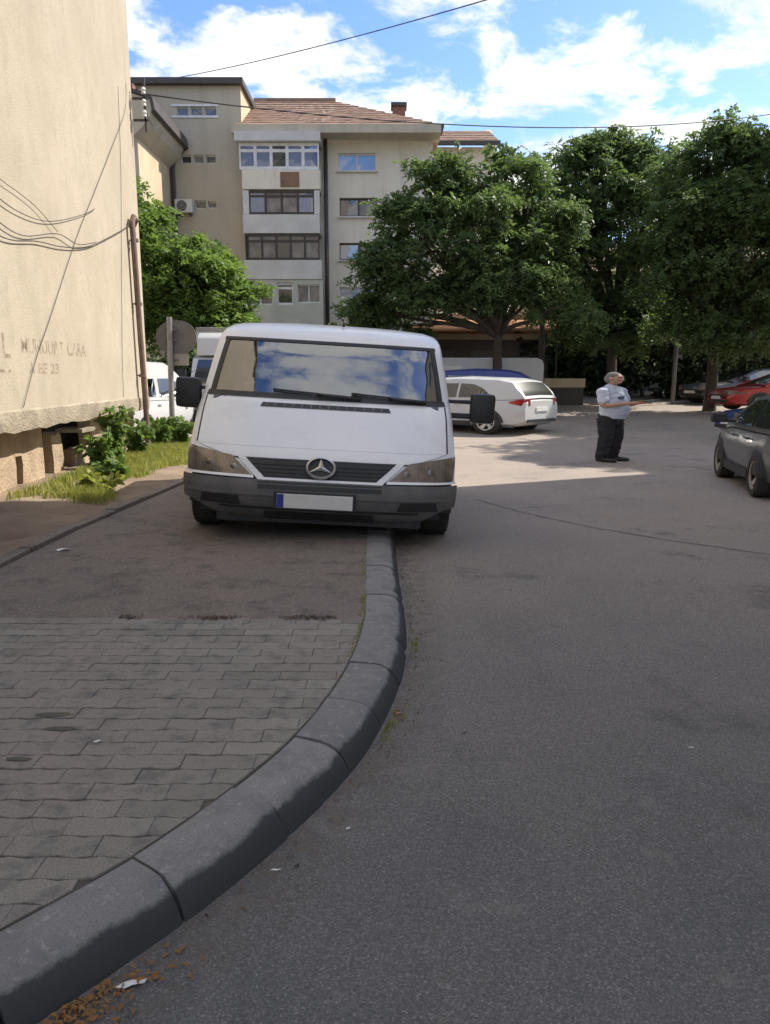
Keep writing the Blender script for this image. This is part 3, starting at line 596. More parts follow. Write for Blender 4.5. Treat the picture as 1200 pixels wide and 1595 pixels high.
# left wing with flared eave
AB().box(-16, -9.6, 31, 35.49, .5, 10.9).build('wing', M['tower'])
AB().add([(-9.597,31.02,.5),(-9.597,35.48,.5),(-9.597,35.48,10.9),(-9.597,31.02,10.9)], [(0,1,2,3)]).build('wing_wall', M['cream'])
e_ = AB(); pr = [(-9.6,10.75), (-9.35,10.95), (-9.1,11.2), (-8.92,11.5), (-8.86,11.7), (-8.9,12.0), (-9.2,12.1), (-12.5,13.2), (-16,12.1), (-16,10.9), (-9.7,10.9)]
e_.prism(pr, 30.6, 35.47); e_.build('wing_eave', M['tower'], smooth=False)
AB().prism([(-8.84,11.55),(-8.72,11.62),(-8.80,12.06),(-9.2,12.25),(-12.5,13.32),(-12.5,13.22),(-9.2,12.13),(-8.9,12.02)], 30.5, 35.46).build('wing_gutter', M['fascia'])
AB().tube([(-8.9, 35.35, 11.6), (-9.4, 35.35, 11.0), (-9.45, 35.35, 10.7), (-9.45, 35.35, 1)], .09, 8).build('downpipe', M['fascia'], smooth='all')
ac = tag(empty('air_conditioner', (-8.98, 35.3, 8.87)), 'white air conditioner box on the grey stair tower wall', 'air conditioner')
MB().box(-.4, .38, -.2, .14, 0, .56).build('casing', M['acwhite'], ac, bevel=.03)
MB().lathe([(.02,0),(.2,-.01),(.23,0),(.23,.02)], (-.08, -.205, .28), 'y', 20).build('fan_grille', M['plastic'], ac); MB().box(-.3,-.25,-.1,.2,-.1,0).box(.2,.25,-.1,.2,-.1,0).build('bracket', M['fascia'], ac)

# tall block beside the camera, outside the picture: its shade covers the foreground
rb = tag(empty('tall_apartment_block', (9.6, 15.2, 0)), 'tall beige apartment block whose shade covers the near street', 'building')
HH = 19.5
MB().add([(0,0,-.05),(0,-42,-.05),(0,-42,HH),(0,0,HH),(14,0,-.05),(14,-42,-.05),(14,-42,HH),(14,0,HH)], [(0,1,2,3),(0,3,7,4),(1,5,6,2),(3,2,6,7),(4,7,6,5)]).build('wall', M['tower'], rb)
MB().box(-.25, 14.25, -42.2, .2, HH, HH+.3).build('roof', M['fascia'], rb)
wm = MB(); wm.box(-.06, .06, -.8, .8, 0, .08).box(-.06, .06, -.8, .8, 1.32, 1.4).box(-.06, .06, -.8, -.72, .08, 1.32).box(-.06, .06, .72, .8, .08, 1.32).box(-.06, .06, -.04, .04, .08, 1.32); wm = wm.mesh('window', M['whiteframe'])
pm = MB(); pm.box(-.02, .02, -.72, .72, .08, 1.32); pm = pm.mesh('pane', M['darkglass'])
for fl in range(6):
    for k in range(4): o = link('window', wm, rb, (-.03, -3 - 4.2*k, 1.2+3.1*fl)); link('pane', pm, o)
# ------------------------------------------------------------------ trees and shrubs
def leaf_arrays(clumps, per, L_, W_, spread, flat=.55):
    """clumps (n,3) -> sprays of pinnate fronds, each leaflet its own small quad"""
    fr = max(1, per//10); n = len(clumps)*fr
    base = np.repeat(clumps, fr, axis=0) + rng.normal(size=(n, 3))*spread*np.array([.6, .6, .35])
    d = rng.normal(size=(n, 3))*np.array([1.15, 1, flat]); d /= np.linalg.norm(d, axis=1)[:, None] + 1e-6
    up = rng.normal(size=(n, 3))*.45 + np.array([0, 0, 1.0]); up -= d*np.sum(up*d, axis=1)[:, None]; up /= np.linalg.norm(up, axis=1)[:, None] + 1e-6
    sd_ = np.cross(d, up); FL = spread*1.5*rng.uniform(.6, 1.3, n)[:, None]; Vs = []
    for k in range(10):
        u = (k//2+.6)/5; sg = 1 if k % 2 else -1
        p = base + d*FL*u + np.array([0, 0, -1])*FL*.45*u*u
        ld = sd_*sg*.85 + d*.5 + rng.normal(size=(n, 3))*.28; ld /= np.linalg.norm(ld, axis=1)[:, None]
        nn = up + rng.normal(size=(n, 3))*.35; nn -= ld*np.sum(nn*ld, axis=1)[:, None]; nn /= np.linalg.norm(nn, axis=1)[:, None]
        sx = np.cross(ld, nn); l = L_*rng.uniform(.6, 1.25, n)[:, None]; w_ = W_*rng.uniform(.7, 1.3, n)[:, None]
        Vs.append(np.stack([p, p+ld*l*.45+sx*w_+nn*w_*.3, p+ld*l-nn*l*.2, p+ld*l*.45-sx*w_+nn*w_*.3], 1))
    V = np.concatenate(Vs).reshape(-1, 3); return V, np.arange(len(V)).reshape(-1, 4)
def lobe_pts(c, r, n, lo=.35):
    d = rng.normal(size=(n, 3)); d /= np.linalg.norm(d, axis=1)[:, None]
    rad = (lo**3 + (1-lo**3)*rng.uniform(0, 1, n))**(1/3)*rng.uniform(.8, 1.15, n)
    rad = np.where(rng.random(n) < .12, rad*rng.uniform(1.0, 1.35, n), rad)
    return np.array(c) + d*rad[:, None]*np.array(r)
def gappy(P_, off, sc_=.75, th=-.12):
    keep = [noise.noise(Vector((p[0]+off[0], p[1]+off[1], (p[2]+off[2])*1.6))*sc_) + .5*noise.noise(Vector((p[0]+off[0], p[1]+off[1], p[2]+off[2]))*2.1) > th for p in P_]
    return P_[np.array(keep)]
def tree(lab, base, fork, lobes, dens, m, r0=.16, L_=.26, W_=.05, per=22, spread=.3, name='tree', group=None, lean=(0, 0), lo=.35, th=-.17):
    t_ = tag(empty(name, base), lab, 'tree', group); B = Vector(base)
    F = Vector((lean[0], lean[1], fork)); b_ = MB()
    b_.tube([(0,0,-.2), (0,0,.0), (lean[0]*.25+.03, lean[1]*.25, fork*.35), (lean[0]*.6-.02, lean[1]*.6, fork*.7), F], [r0*1.5, r0*1.25, r0, r0*.9, r0*.8], 10); b_.build('trunk', M['bark'], t_, smooth='all')
    for c, r in lobes:
        p = Vector(c) - B; e = MB(); mid = F.lerp(p, .5) + Vector((random.uniform(-.25, .25), random.uniform(-.25, .25), random.uniform(-.1, .35)))
        pts = [F - Vector((0, 0, .25*random.random())), F.lerp(mid, .5) + Vector((random.uniform(-.1, .1), 0, .05)), mid, mid.lerp(p, .6) + Vector((random.uniform(-.15, .15), random.uniform(-.15, .15), 0)), p]
        e.tube(pts, [r0*.5, r0*.42, r0*.32, r0*.2, r0*.08], 7)
        for _ in range(4):
            q = lobe_pts(p, [x*.85 for x in r], 1, .8)[0]; s0 = mid.lerp(p, random.uniform(.2, .9)); e.tube([s0, s0.lerp(Vector(q), .5) + Vector((0, 0, .12)), q], [r0*.16, r0*.1, r0*.03], 5)
        e.build('branch', M['bark'], t_, smooth='all')
    cl = []; ext = []
    for c, r in lobes:
        for _ in range(3):
            q = lobe_pts(c, r, 1, .9)[0]; k = random.uniform(.28, .5); ext.append((tuple(q), (k*1.25, k*1.1, k*.7)))
    for c, r in lobes + ext:
        rr = (r[0]*r[1] + r[0]*r[2] + r[1]*r[2])/3; k = int(dens*rr*2.1); cl.append(gappy(lobe_pts(np.array(c) - np.array(base), r, k, lo), base, th=th))
    V, Q = leaf_arrays(np.concatenate(cl), 30, .16, .042, spread); link('crown', npmesh('crown', V, Q, m), t_); return t_
def lobes_ring(c, r, n, s, zs=.75):
    out = []
    for i in range(n):
        u = 2*math.pi*i/n + random.uniform(-.4, .4); k = random.uniform(.45, 1)
        ph = random.uniform(-.8, 1)
        out.append(((c[0]+r[0]*k*math.cos(u)*math.sqrt(max(.15, 1-.6*ph*ph)), c[1]+r[1]*k*math.sin(u), c[2]+r[2]*ph*.8), (s*random.uniform(.8, 1.2)*1.15, s*random.uniform(.8, 1.2), s*zs*random.uniform(.8, 1.2))))
    return out
# tree in front of the stair tower
tree('bright green leafy tree between the beige gable and the stair tower', (-7.2, 26, .25), 2.4,
     [((-8.0,26,7.35),(.6,.7,.7)), ((-8.1,25.6,6.4),(.8,1,.8)), ((-7.2,26,5.6),(.9,1,.7)), ((-6.2,25.8,5.6),(.8,1,.65)), ((-5.6,26,4.9),(.75,1,.7)), ((-6.4,25.6,4.6),(1.2,1.1,.9)), ((-7.7,25.5,4.6),(1.1,1.1,1)), ((-5.4,26,3.9),(.8,1,.6)), ((-6.3,25.5,3.5),(1.2,1,.7)), ((-7.8,26,3.4),(1.1,1,.8)), ((-5.0,26.4,4.4),(.45,.8,.4))],
     95, M['leaf2'], .12, .27, .055, 24, .26)
# central tree
random.seed(21)
tree('wide dark green tree standing behind the white car, left of the other right-hand trees', (4.15, 28, .35), 2.9,
     [((1.9,28,8.75),(1.1,1.2,.7)), ((3.3,28,8.5),(1.3,1.3,.9)), ((4.8,28.3,8.6),(1.2,1.2,.9)), ((2.2,27.5,7.5),(1.4,1.3,.9)), ((3.8,27.2,7.3),(1.5,1.4,1)), ((5.3,28,7.3),(1.2,1.3,1)), ((.9,28,6.9),(1.0,1.1,.7)), ((.3,27.8,6.0),(1.1,1.1,.6)), ((1.7,27.3,6.2),(1.4,1.3,.8)), ((3.3,27.0,6.0),(1.4,1.3,.9)), ((4.9,27.4,6.0),(1.3,1.3,.9)), ((-.4,28,5.5),(.9,1,.45)), ((-.7,28.2,4.6),(.8,1,.5)), ((1.0,27.6,5.0),(1.1,1.1,.5)), ((5.6,27.6,4.9),(1.1,1.1,.7)), ((2.6,27.4,4.8),(1.1,1.1,.5)), ((-.2,28.3,3.9),(.9,1,.5)), ((.8,28.2,3.5),(1.1,1,.6)), ((6.1,28.2,5.9),(.9,1,.7)), ((-1.0,28.4,4.1),(.8,1,.5)), ((1.9,27,4.3),(1.1,1,.5)), ((3.2,26.6,4.7),(1.1,1,.5)), ((5.9,26.8,3.9),(1.0,1,.6)), ((4.3,28.2,9.0),(.7,.8,.5)), ((.8,28,7.6),(.8,.9,.5)), ((6.3,28,7.0),(.8,1,.6)), ((4.6,26.7,5.1),(.9,1,.45))],
     72, M['leaf'], .19, .27, .055, 24, .27, lo=.5, th=-.01)
# right-hand trees
random.seed(5)
tree('tall leafy tree rising behind the standing man with its crown reaching the overhead line', (9.4, 31.5, .5), 3.6,
     [((7.2,31,9.7),(1.3,1.3,.9)), ((8.6,31,9.9),(1.4,1.4,1)), ((10.1,31,9.6),(1.5,1.4,1)), ((6.9,30.5,8.4),(1.3,1.3,1)), ((8.4,30.2,8.3),(1.5,1.4,1)), ((10.0,30,8.1),(1.5,1.4,1.1)), ((7.2,30.5,6.9),(1.3,1.3,.9)), ((9.1,30,6.6),(1.5,1.4,1)), ((10.8,30.4,6.9),(1.4,1.4,1)), ((7.6,31,5.3),(1.2,1.2,.8)), ((9.6,31,5.0),(1.4,1.3,.8)), ((8.4,31.4,4.3),(1.1,1.1,.6)), ((10.6,31,4.0),(1.3,1.2,.8)), ((6.3,30.6,7.6),(.9,1,.9)), ((6.5,30.6,5.9),(1.0,1,.8)), ((8.2,30,3.4),(1.4,1.1,.7)), ((6.9,30.5,4.1),(1.1,1,.7)), ((10.2,30,3.1),(1.3,1.1,.6)), ((9.4,30.8,10.6),(.7,.8,.5)), ((7.6,30.8,10.5),(.6,.7,.4))],
     70, M['leaf'], .2, .28, .06, 24, .28, group='trees along the far side of the yard', lo=.5, th=-.01)
tree('broad tree at the picture edge above the red car', (12.3, 28.5, .4), 3.4,
     [((10.6,28,8.8),(1.3,1.3,.9)), ((11.9,28,9.1),(1.4,1.4,1)), ((13.3,28,8.9),(1.5,1.5,1)), ((10.6,27.4,7.4),(1.4,1.4,1)), ((12.1,27,7.3),(1.5,1.5,1.1)), ((13.8,27.4,7.2),(1.5,1.5,1.1)), ((11.2,27.2,5.8),(1.4,1.4,1)), ((12.9,27,5.7),(1.5,1.5,1)), ((14.4,27.6,5.8),(1.4,1.4,1)), ((11.4,28,4.9),(1.3,1.3,.8)), ((13.2,27.8,4.6),(1.5,1.4,.8)), ((12.2,28.4,3.7),(1.3,1.2,.7)), ((14.6,28,4.1),(1.3,1.3,.9)), ((10.3,27.6,4.8),(1.2,1.2,.9)), ((10.4,27.8,6.5),(1.1,1.1,.9)), ((11.0,27.4,3.3),(1.2,1.1,.7)), ((13.4,27.2,3.2),(1.4,1.2,.6)), ((12.6,28,9.9),(.7,.8,.5)), ((11.3,28,9.7),(.6,.7,.45))],
     70, M['leaf'], .2, .28, .06, 24, .28, group='trees along the far side of the yard', lo=.5, th=-.01)
tree('slender leafy tree between the wide dark tree and the tree behind the man', (7.2, 35, .7), 4.0,
     lobes_ring((6.9, 35, 7.2), (2.2, 1.6, 2.6), 10, 1.4), 55, M['leafdark'], .15, .3, .065, 24, .3, group='trees along the far side of the yard')
tree('dark tree far behind the parked red car', (14.8, 37, .8), 3.5, lobes_ring((14.8, 37, 7.0), (3.2, 2, 3.2), 12, 1.7), 50, M['leafdark'], .18, .32, .07, 24, .32, group='trees along the far side of the yard')
random.seed(11)
tree('spreading roadside tree just outside the picture beyond the black car', (15.6, 20.6, 0), 5.5, lobes_ring((15.4, 20.6, 9.6), (2.4, 3.0, 2.2), 16, 1.5), 60, M['leaf'], .18, .28, .065, 22, .3, group='trees beside the parked cars')
tree('second roadside tree just outside the picture above the navy car', (17.2, 26.6, .28), 5.5, lobes_ring((17.0, 26.4, 9.6), (2.4, 3.0, 2.2), 16, 1.5), 60, M['leaf'], .18, .28, .065, 22, .3, group='trees beside the parked cars')
# undergrowth and hedges that close the yard
def shrub(lab, c, r, k, m, L_=.2, W_=.06, name='shrub', group='shrubs closing the back of the yard'):
    s = tag(empty(name, (c[0], c[1], c[2])), lab, 'shrub', group)
    cl = lobe_pts((0, 0, r[2]*.9), r, k, .3); cl = cl[cl[:, 2] > .05]
    V, Q = leaf_arrays(cl, 20, L_, W_, .22, .7); link('foliage', npmesh('foliage', V, Q, m), s)
    b_ = MB()
    for _ in range(7):
        q = lobe_pts((0, 0, r[2]*.9), [x*.7 for x in r], 1, .6)[0]; b_.tube([(random.uniform(-.15, .15), 0, -.1), (q[0]*.4, q[1]*.4, max(.2, q[2]*.6)), tuple(q)], [.03, .022, .008], 5)
    b_.build('stems', M['bark'], s); return s
for lab, c, r, k in (('dark hedge bush behind the road sign', (-7.4, 29, .4), (1.7, 1.0, 1.2), 330), ('dark hedge bush behind the truck', (-4.6, 30, .45), (1.7, 1, 1.3), 330),
                     ('low dark bush under the balcony wall behind the van roof', (-1.6, 31, .5), (2.0, 1, 1.6), 420), ('dark bush left of the orange awning', (.9, 32, .55), (1.6, 1, 1.5), 330),
                     ('tall dark undergrowth behind the cream barrier', (8.2, 38, .85), (2.2, 1.2, 2.2), 480), ('tall dark undergrowth behind the man', (10.7, 36, .75), (2.0, 1.2, 2.0), 450),
                     ('tall dark undergrowth behind the grey parked car', (13.6, 34.5, .7), (2.3, 1.3, 2.1), 480), ('tall dark undergrowth at the picture edge behind the red car', (17.0, 33, .6), (2.3, 1.3, 2.2), 480)):
    shrub(lab, c, r, k, M['leafdark'])
# weeds by the plinth
def weed(lab, x, y, h, n_, m, spread=.25):
    z = vz(x, y); s = tag(empty('weed', (x, y, z)), lab, 'weed', 'weeds along the plinth'); b_ = MB(); tips = []
    for _ in range(n_):
        a = random.uniform(0, 6.28); d = random.uniform(.1, 1)*spread; hh = h*random.uniform(.6, 1.05); p = (math.cos(a)*d*K, math.sin(a)*d, hh)
        b_.tube([(0, 0, -.03), (p[0]*.35, p[1]*.35, hh*.55), p], [.009, .007, .003], 5)
        for k in range(7): u = .3 + .7*k/6; tips.append((p[0]*u*u, p[1]*u*u, hh*u))
    b_.build('stem', m, s); V, Q = leaf_arrays(np.array(tips), 5, .13, .035, .06, .8); link('foliage', npmesh('foliage', V, Q, m), s)
weed('tall bright weed climbing the plinth under the crack', wx(13.2)+.25, 12.7, 1.0, 8, M['leaf2']); weed('bushy weed beside the pipe foot', wx(14.6)+.2, 14.3, .6, 7, M['leaf2'])
weed('bushy weed between the pipe and the sign post', wx(16)+.15, 16.1, .65, 11, M['leaf2'], .35); weed('low weed at the sign post foot', -4.55, 16.6, .6, 10, M['leaf2'], .3)
weed('small weed by the broken plinth slab', wx(12.2)+.2, 12.0, .6, 7, M['leaf2']); weed('low dark weed in front of the plinth gap', wx(11)+.75, 11.0, .28, 7, M['leaf2'], .2)
weed('low weed at the shaded verge edge', wx(10)+.85, 9.9, .2, 7, M['grass'], .2)

# ------------------------------------------------------------------ buildings behind the trees
kb = tag(empty('kiosk', (3.6, 37.2, .8)), 'low kiosk with orange awning behind the wide dark tree', 'kiosk')
MB().box(-2.3, 4.4, 0, 3, -.1, 2.6).build('wall', M['dimwall'], kb); MB().prism([(-1.6,2.95),(0,3.5),(0,3.6),(-1.6,3.05)], -2.4, 4.5, 'x').build('awning', M['orange'], kb); MB().box(-2.4, 4.5, -.03, 3.2, 2.62, 2.9).box(-2.4,4.5,-.05,3.2,3.5,3.85).build('roof', M['cream'], kb)
MB().box(-2.3, 4.4, .1, 3, 2.9, 3.5).build('fascia_wall', M['orange'], kb)
for x in (-1.5, .6, 2.7): MB().box(x, x+1.3, -.04, -.01, .2, 2.1).build('shutter', M['plastic'], kb)
for x in (-2.35, 4.4): MB().box(x, x+.08, -1.55, -1.47, -.1, 2.95).build('post', M['fascia'], kb)
hb = tag(empty('cream_house', (12, 42, 1)), 'cream two storey house half hidden behind the yard trees', 'house')
MB().box(-4.5, 9, 0, 6, -.2, 6.2).build('wall', M['cream'], hb); MB().prism([(-.5,6.2),(6.5,6.2),(3,8.2)], -5, 9.5, 'x').build('roof', M['tile'], hb)
for k in range(5):
    for z in (1, 3.9): o = MB().box(-3.6+2.4*k, -2.4+2.4*k, -.06, -.003, z, z+1.4).build('window', M['whiteframe'], hb); MB().box(-3.5+2.4*k, -2.5+2.4*k, -.075, -.061, z+.1, z+1.3).build('pane', M['darkglass'], o)
gr = tag(empty('garage_row', (11, 39.6, .9)), 'dark low garage wall under the trees behind the man', 'garage')
MB().box(-4.5, 12, 0, 2, -.2, 2.3).build('wall', M['dimwall'], gr); MB().box(-4.7, 12.2, -.2, 2.2, 2.3, 2.5).build('roof', M['fascia'], gr)
for k in range(5): MB().box(-4+3.1*k, -1.6+3.1*k, -.05, -.004, 0, 2).build('garage_door', M['plastic'], gr)
cb = tag(empty('barrier', (7.4, 31, .5)), 'low cream painted barrier behind the white car', 'barrier')
MB().box(-.85, .8, -.08, .08, .72, 1.08).build('board', M['cream'], cb, bevel=.015)
MB().box(-.8, .75, -.05, .05, -.1, .72).build('base', M['fascia'], cb)
for lab, x, y, h in (('pale slim post under the trees left of the red car', 12.0, 31.4, 2.6), ('short brown post behind the standing man', 9.75, 33, 2.5)):
    p_ = MB(); p_.tube([(0,0,-.1),(0,0,h)], .09, 8).lathe([(.13,h),(.13,h+.05),(.02,h+.08)], (0,0,0), 'z', 8); tag(p_.build('post', M['signback'], None, (x, y, gz(y)), smooth=True), lab, 'post')
# road sign seen from behind
sg = tag(empty('road_sign', (-4.75, 16.9, .12)), 'road sign on a grey post seen from behind beside the gable corner', 'road sign')
MB().tube([(-.06,0,-.12),(-.04,0,1.2),(0,0,2.85)], .045*K, 10).build('post', M['metalgrey'], sg, smooth=True)
MB().lathe([(.001,-.012),(.40,-.012),(.42,-.02),(.42,.012),(.40,.0),(.001,.0)], (.08,.10,2.42), 'y', 36).build('sign_disc', M['signback'], sg, xf=Matrix.Translation((.02,0,0)) @ Matrix.Diagonal((1.08,1,.92,1)).to_4x4() @ Matrix.Translation((-.0,0,.2)))
MB().box(.02,.36,.07,.09,1.80,2.06).build('sign_plate', M['metalgrey'], sg, bevel=.006)
MB().box(-.14,.14,.03,.075,2.34,2.38).box(-.14,.14,.03,.075,2.56,2.60).box(-.12,.14,.03,.068,1.9,1.94).build('clamp', M['signback'], sg)
# ------------------------------------------------------------------ vehicles
def interp(x, tb): return float(np.interp(x, [a for a, _ in tb], [b_ for _, b_ in tb]))
def wheel(parent, xf, c, r, wd, side, rim='alloy', spokes=5):
    """axis along local y; side +1/-1 = outward"""
    s = side
    tp = [(r*.66,-wd/2),(r*.90,-wd/2),(r*.98,-wd*.42),(r,-wd*.25),(r,wd*.25),(r*.98,wd*.42),(r*.90,wd/2),(r*.66,wd/2)]
    wh = MB().lathe([(a, h*s) for a, h in tp], c, 'y', 28).build('wheel', M['rubber'], parent, xf=xf, smooth=True)
    MB().lathe([(.001,wd*.12*s),(r*.12,wd*.14*s),(r*.2,wd*.05*s),(r*.58,0),(r*.60,wd*.38*s),(r*.66,wd*.46*s),(r*.68,wd*.40*s)], c, 'y', 28).build('rim', M['blackplastic'], wh, xf=xf, smooth=True)
    sp = MB(); 
    for k in range(spokes):
        a = 2*math.pi*k/spokes + .3; ca, sa = math.cos(a), math.sin(a); w0, w1 = r*.09, r*.15; y0, y1 = c[1]+wd*.16*s, c[1]+wd*.40*s
        def q(rr, ww, y): return (c[0]+ca*rr-sa*ww, y, c[2]+sa*rr+ca*ww)
        sp.add([q(r*.05,-w0,y0),q(r*.05,w0,y0),q(r*.62,w1,y1),q(r*.62,-w1,y1),q(r*.05,-w0,y0-.03*s),q(r*.05,w0,y0-.03*s),q(r*.62,w1,y1-.03*s),q(r*.62,-w1,y1-.03*s)], [(0,1,2,3),(4,7,6,5),(0,4,5,1),(1,5,6,2),(2,6,7,3),(3,7,4,0)])
    sp.lathe([(r*.56,wd*.36*s),(r*.58,wd*.44*s),(r*.67,wd*.47*s),(r*.68,wd*.40*s)], c, 'y', 28); sp.lathe([(.001,wd*.22*s),(r*.13,wd*.2*s),(r*.15,wd*.1*s)], c, 'y', 12)
    sp.build('spokes', M[rim], wh, xf=xf, smooth=True)
def car(name, lab, cat, loc, head, S, pm, group=None, rim='alloy'):
    """local: x forward from the rear, y left, z up; head = true heading angle; sides widened by K in world x"""
    root = tag(empty(name, loc), lab, cat, group)
    xf = Matrix.Diagonal((K, 1, 1, 1)).to_4x4() @ Matrix.Rotation(head, 4, 'Z') @ Matrix.Translation((-S['L']/2, 0, 0))
    Ln, W, deck, roof = S['L'], S['W']/2, S['deck'], S['roof']           # deck/roof: tables x -> z
    clr = S.get('clear', .2); hwp = [(0, .80), (.04, .90), (.12, .97), (.3, 1), (.75, 1), (.9, .95), (.97, .86), (1, .72)]
    st = sorted({*np.linspace(0, 1, 41).round(4), .01, .025, .04, .96, .975, .99})
    def hw(u): return W*interp(u, hwp)
    b_ = MB(); ring = []
    for u in st:
        x = u*Ln; zd = interp(x, deck); h = hw(u); e = min(1, min(u, 1-u)/.05); zb = clr + (.12*(1-e))
        zt = zd - (.06*(1-e))
        sec = [(h*.80, zb), (h*.95, zb+.06), (h*.985, zb+.2), (h, zb+(zt-zb)*.5), (h*.985, zb+(zt-zb)*.75), (h*.95, zt-.05), (h*.88, zt-.012), (h*.6, zt+.015), (0, zt+.025)]
        ring.append([(x, yy, z) for yy, z in sec] + [(x, -yy, z) for yy, z in sec[-2::-1]])
    n = len(ring[0]); vs_ = [p for r_ in ring for p in r_]
    fs = [(i*n+j, i*n+(j+1) % n, (i+1)*n+(j+1) % n, (i+1)*n+j) for i in range(len(ring)-1) for j in range(n)] + [tuple(range(n)), tuple(range((len(ring)-1)*n, len(ring)*n))]
    b_.add(vs_, fs); b_.build('body', pm, root, xf=xf, smooth=True)
    # greenhouse
    x0, x1 = roof[0][0], roof[-1][0]; ww = S.get('tumble', .76)
    def side(x, z):
        zd = interp(x, deck); zr = interp(x, roof); rr = interp(Ln/2, roof) ; q = max(0, min(1, (z-zd)/(max(rr, zd+.1)-zd))); return hw(x/Ln)*(.95 + (ww-.95)*q**1.15)
    gs = np.linspace(x0, x1, 31); ring = []
    for x in gs:
        zd = interp(x, deck)-.03; zr = max(interp(x, roof), zd+.005); pts = []
        for q in (0, .35, .7, .92): z = zd + (zr-zd)*q; pts.append((side(x, z), z))
        s1 = side(x, zr); pts += [(s1*.90, zr-.012*(zr-zd)), (s1*.6, zr+.01), (0, zr+.02)]
        ring.append([(x, a, z) for a, z in pts] + [(x, -a, z) for a, z in pts[-2::-1]])
    n = len(ring[0]); b_ = MB(); b_.add([p for r_ in ring for p in r_], [(i*n+j, i*n+j+1, (i+1)*n+j+1, (i+1)*n+j) for i in range(len(ring)-1) for j in range(n-1)]); b_.build('cabin', pm, root, xf=xf, smooth=True)
    # side glass
    for s in (1, -1):
        for poly in S['side_glass']:
            bm = bmesh.new(); fine = []
            for i, (x, z) in enumerate(poly):
                x2, z2 = poly[(i+1) % len(poly)]
                for k in range(4): fine.append((x+(x2-x)*k/4, z+(z2-z)*k/4))
            vv = [bm.verts.new(xf @ Vector((x, s*(side(x, z)+.008), z))) for x, z in fine]; bm.faces.new(vv); bmesh.ops.triangulate(bm, faces=bm.faces); me = bpy.data.meshes.new('side_window'); bm.to_mesh(me); bm.free(); me.materials.append(M['carglass']); link('side_window', me, root)
    # front and rear screens
    for nm, (xa, xb) in (('rear_window', S['rear_glass']), ('windscreen', S['front_glass'])):
        vs_ = []; sgn = -1 if nm == 'rear_window' else 1
        for k in range(6):
            x = xa+(xb-xa)*k/5; z = interp(x, roof)+.022
            for j in range(9): a = -1+2*j/8; vs_.append((x+sgn*.012, a*side(x, z-.03)*.86, z - .03*a*a))
        MB().add(vs_, [(k*9+j, k*9+j+1, (k+1)*9+j+1, (k+1)*9+j) for k in range(5) for j in range(8)]).build(nm, M['carglass'], root, xf=xf, smooth='all')
    # wheels with dark arches
    r = S.get('r', .32)
    for ax in S['axles']:
        for s in (1, -1):
            yy = s*(hw(ax/Ln)-.0); a = MB(); N_ = 24; ar = [(ax+math.cos(math.pi*k/N_)*(r*1.16), r+math.sin(math.pi*k/N_)*(r*1.16)) for k in range(N_+1)]
            a.add([(x, yy+s*.006, z) for x, z in ar] + [(x, yy-s*.12, z) for x, z in ar], [tuple(range(N_+1))] + [(k, k+1, N_+2+k, N_+1+k) for k in range(N_)]); a.build('wheel_arch', M['blackplastic'], root, xf=xf)
            wheel(root, xf, (ax, yy-s*.075, r), r, .2, s, rim)
    def patch(nm, mm, x, ys_, zs_, out, nx=6):
        """patch on front/rear end"""
        vs_ = [(x(a) if callable(x) else x, a, z) for z in zs_ for a in np.linspace(ys_[0], ys_[1], nx)]
        return MB().add(vs_, [(j*nx+i, j*nx+i+1, (j+1)*nx+i+1, (j+1)*nx+i) for j in range(len(zs_)-1) for i in range(nx-1)]).build(nm, M[mm], root, xf=xf)
    zr_, zf_ = interp(.02, deck), interp(Ln-.02, deck)
    for s in (1, -1):
        # tail lights wrap round the corner, head lights likewise
        tl = S['tail']; vs_ = []
        pts = [(.34, hw(.34/Ln)*.985+.012), (.2, hw(.2/Ln)*.985+.012), (.08, hw(.08/Ln)*.975+.012), (.01, hw(.01/Ln)*.90+.012), (-.012, hw(0)*.72)]
        for k, (x, y) in enumerate(pts):
            th = tl[2]*(.12+.88*min(1, k/2)); vs_ += [(x, s*y, tl[0]+tl[1]*.5+.5*tl[1]*th), (x, s*y, tl[0]+tl[1]*.5-.5*tl[1]*th)]
        MB().add(vs_, [(2*k, 2*k+1, 2*k+3, 2*k+2) for k in range(len(pts)-1)]).build('tail_light', M['redlens'], root, xf=xf, smooth='all')
        vs_ = []; hl = S['headl']
        pts = [(Ln-.5, hw(1-.5/Ln)*.985+.012), (Ln-.25, hw(1-.25/Ln)*.98+.012), (Ln-.08, hw(1-.08/Ln)*.97+.012), (Ln-.01, hw(1-.01/Ln)*.93+.012), (Ln+.012, hw(1)*.62)]
        for k, (x, y) in enumerate(pts):
            th = .15+.85*min(1, k/2); vs_ += [(x, s*y, hl[0]+hl[1]*.5+.5*hl[1]*th), (x, s*y, hl[0]+hl[1]*.5-.5*hl[1]*th)]
        MB().add(vs_, [(2*k, 2*k+1, 2*k+3, 2*k+2) for k in range(len(pts)-1)]).build('headlight', M['lens'], root, xf=xf, smooth='all')
        xm = S['front_glass'][1]-.30 if S['front_glass'][1] > S['front_glass'][0] else S['front_glass'][0]-.3
        zm = interp(xm, deck)+.04
        MB().box(xm-.06, xm+.08, s*(W+.02) if s > 0 else s*(W+.20), s*(W+.20) if s > 0 else s*(W+.02), zm, zm+.15).box(xm-.02, xm+.03, min(s*W*.9, s*(W+.05)), max(s*W*.9, s*(W+.05)), zm, zm+.05).build('mirror', pm if S.get('mirror') is None else M['blackplastic'], root, xf=xf, bevel=.025)
        for xd in S.get('handles', []): MB().box(xd, xd+.2, min(s*(hw(xd/Ln)*.99), s*(hw(xd/Ln)+.02)), max(s*(hw(xd/Ln)*.99), s*(hw(xd/Ln)+.02)), interp(xd, deck)-.15, interp(xd, deck)-.12).build('door_handle', pm, root, xf=xf, bevel=.006)
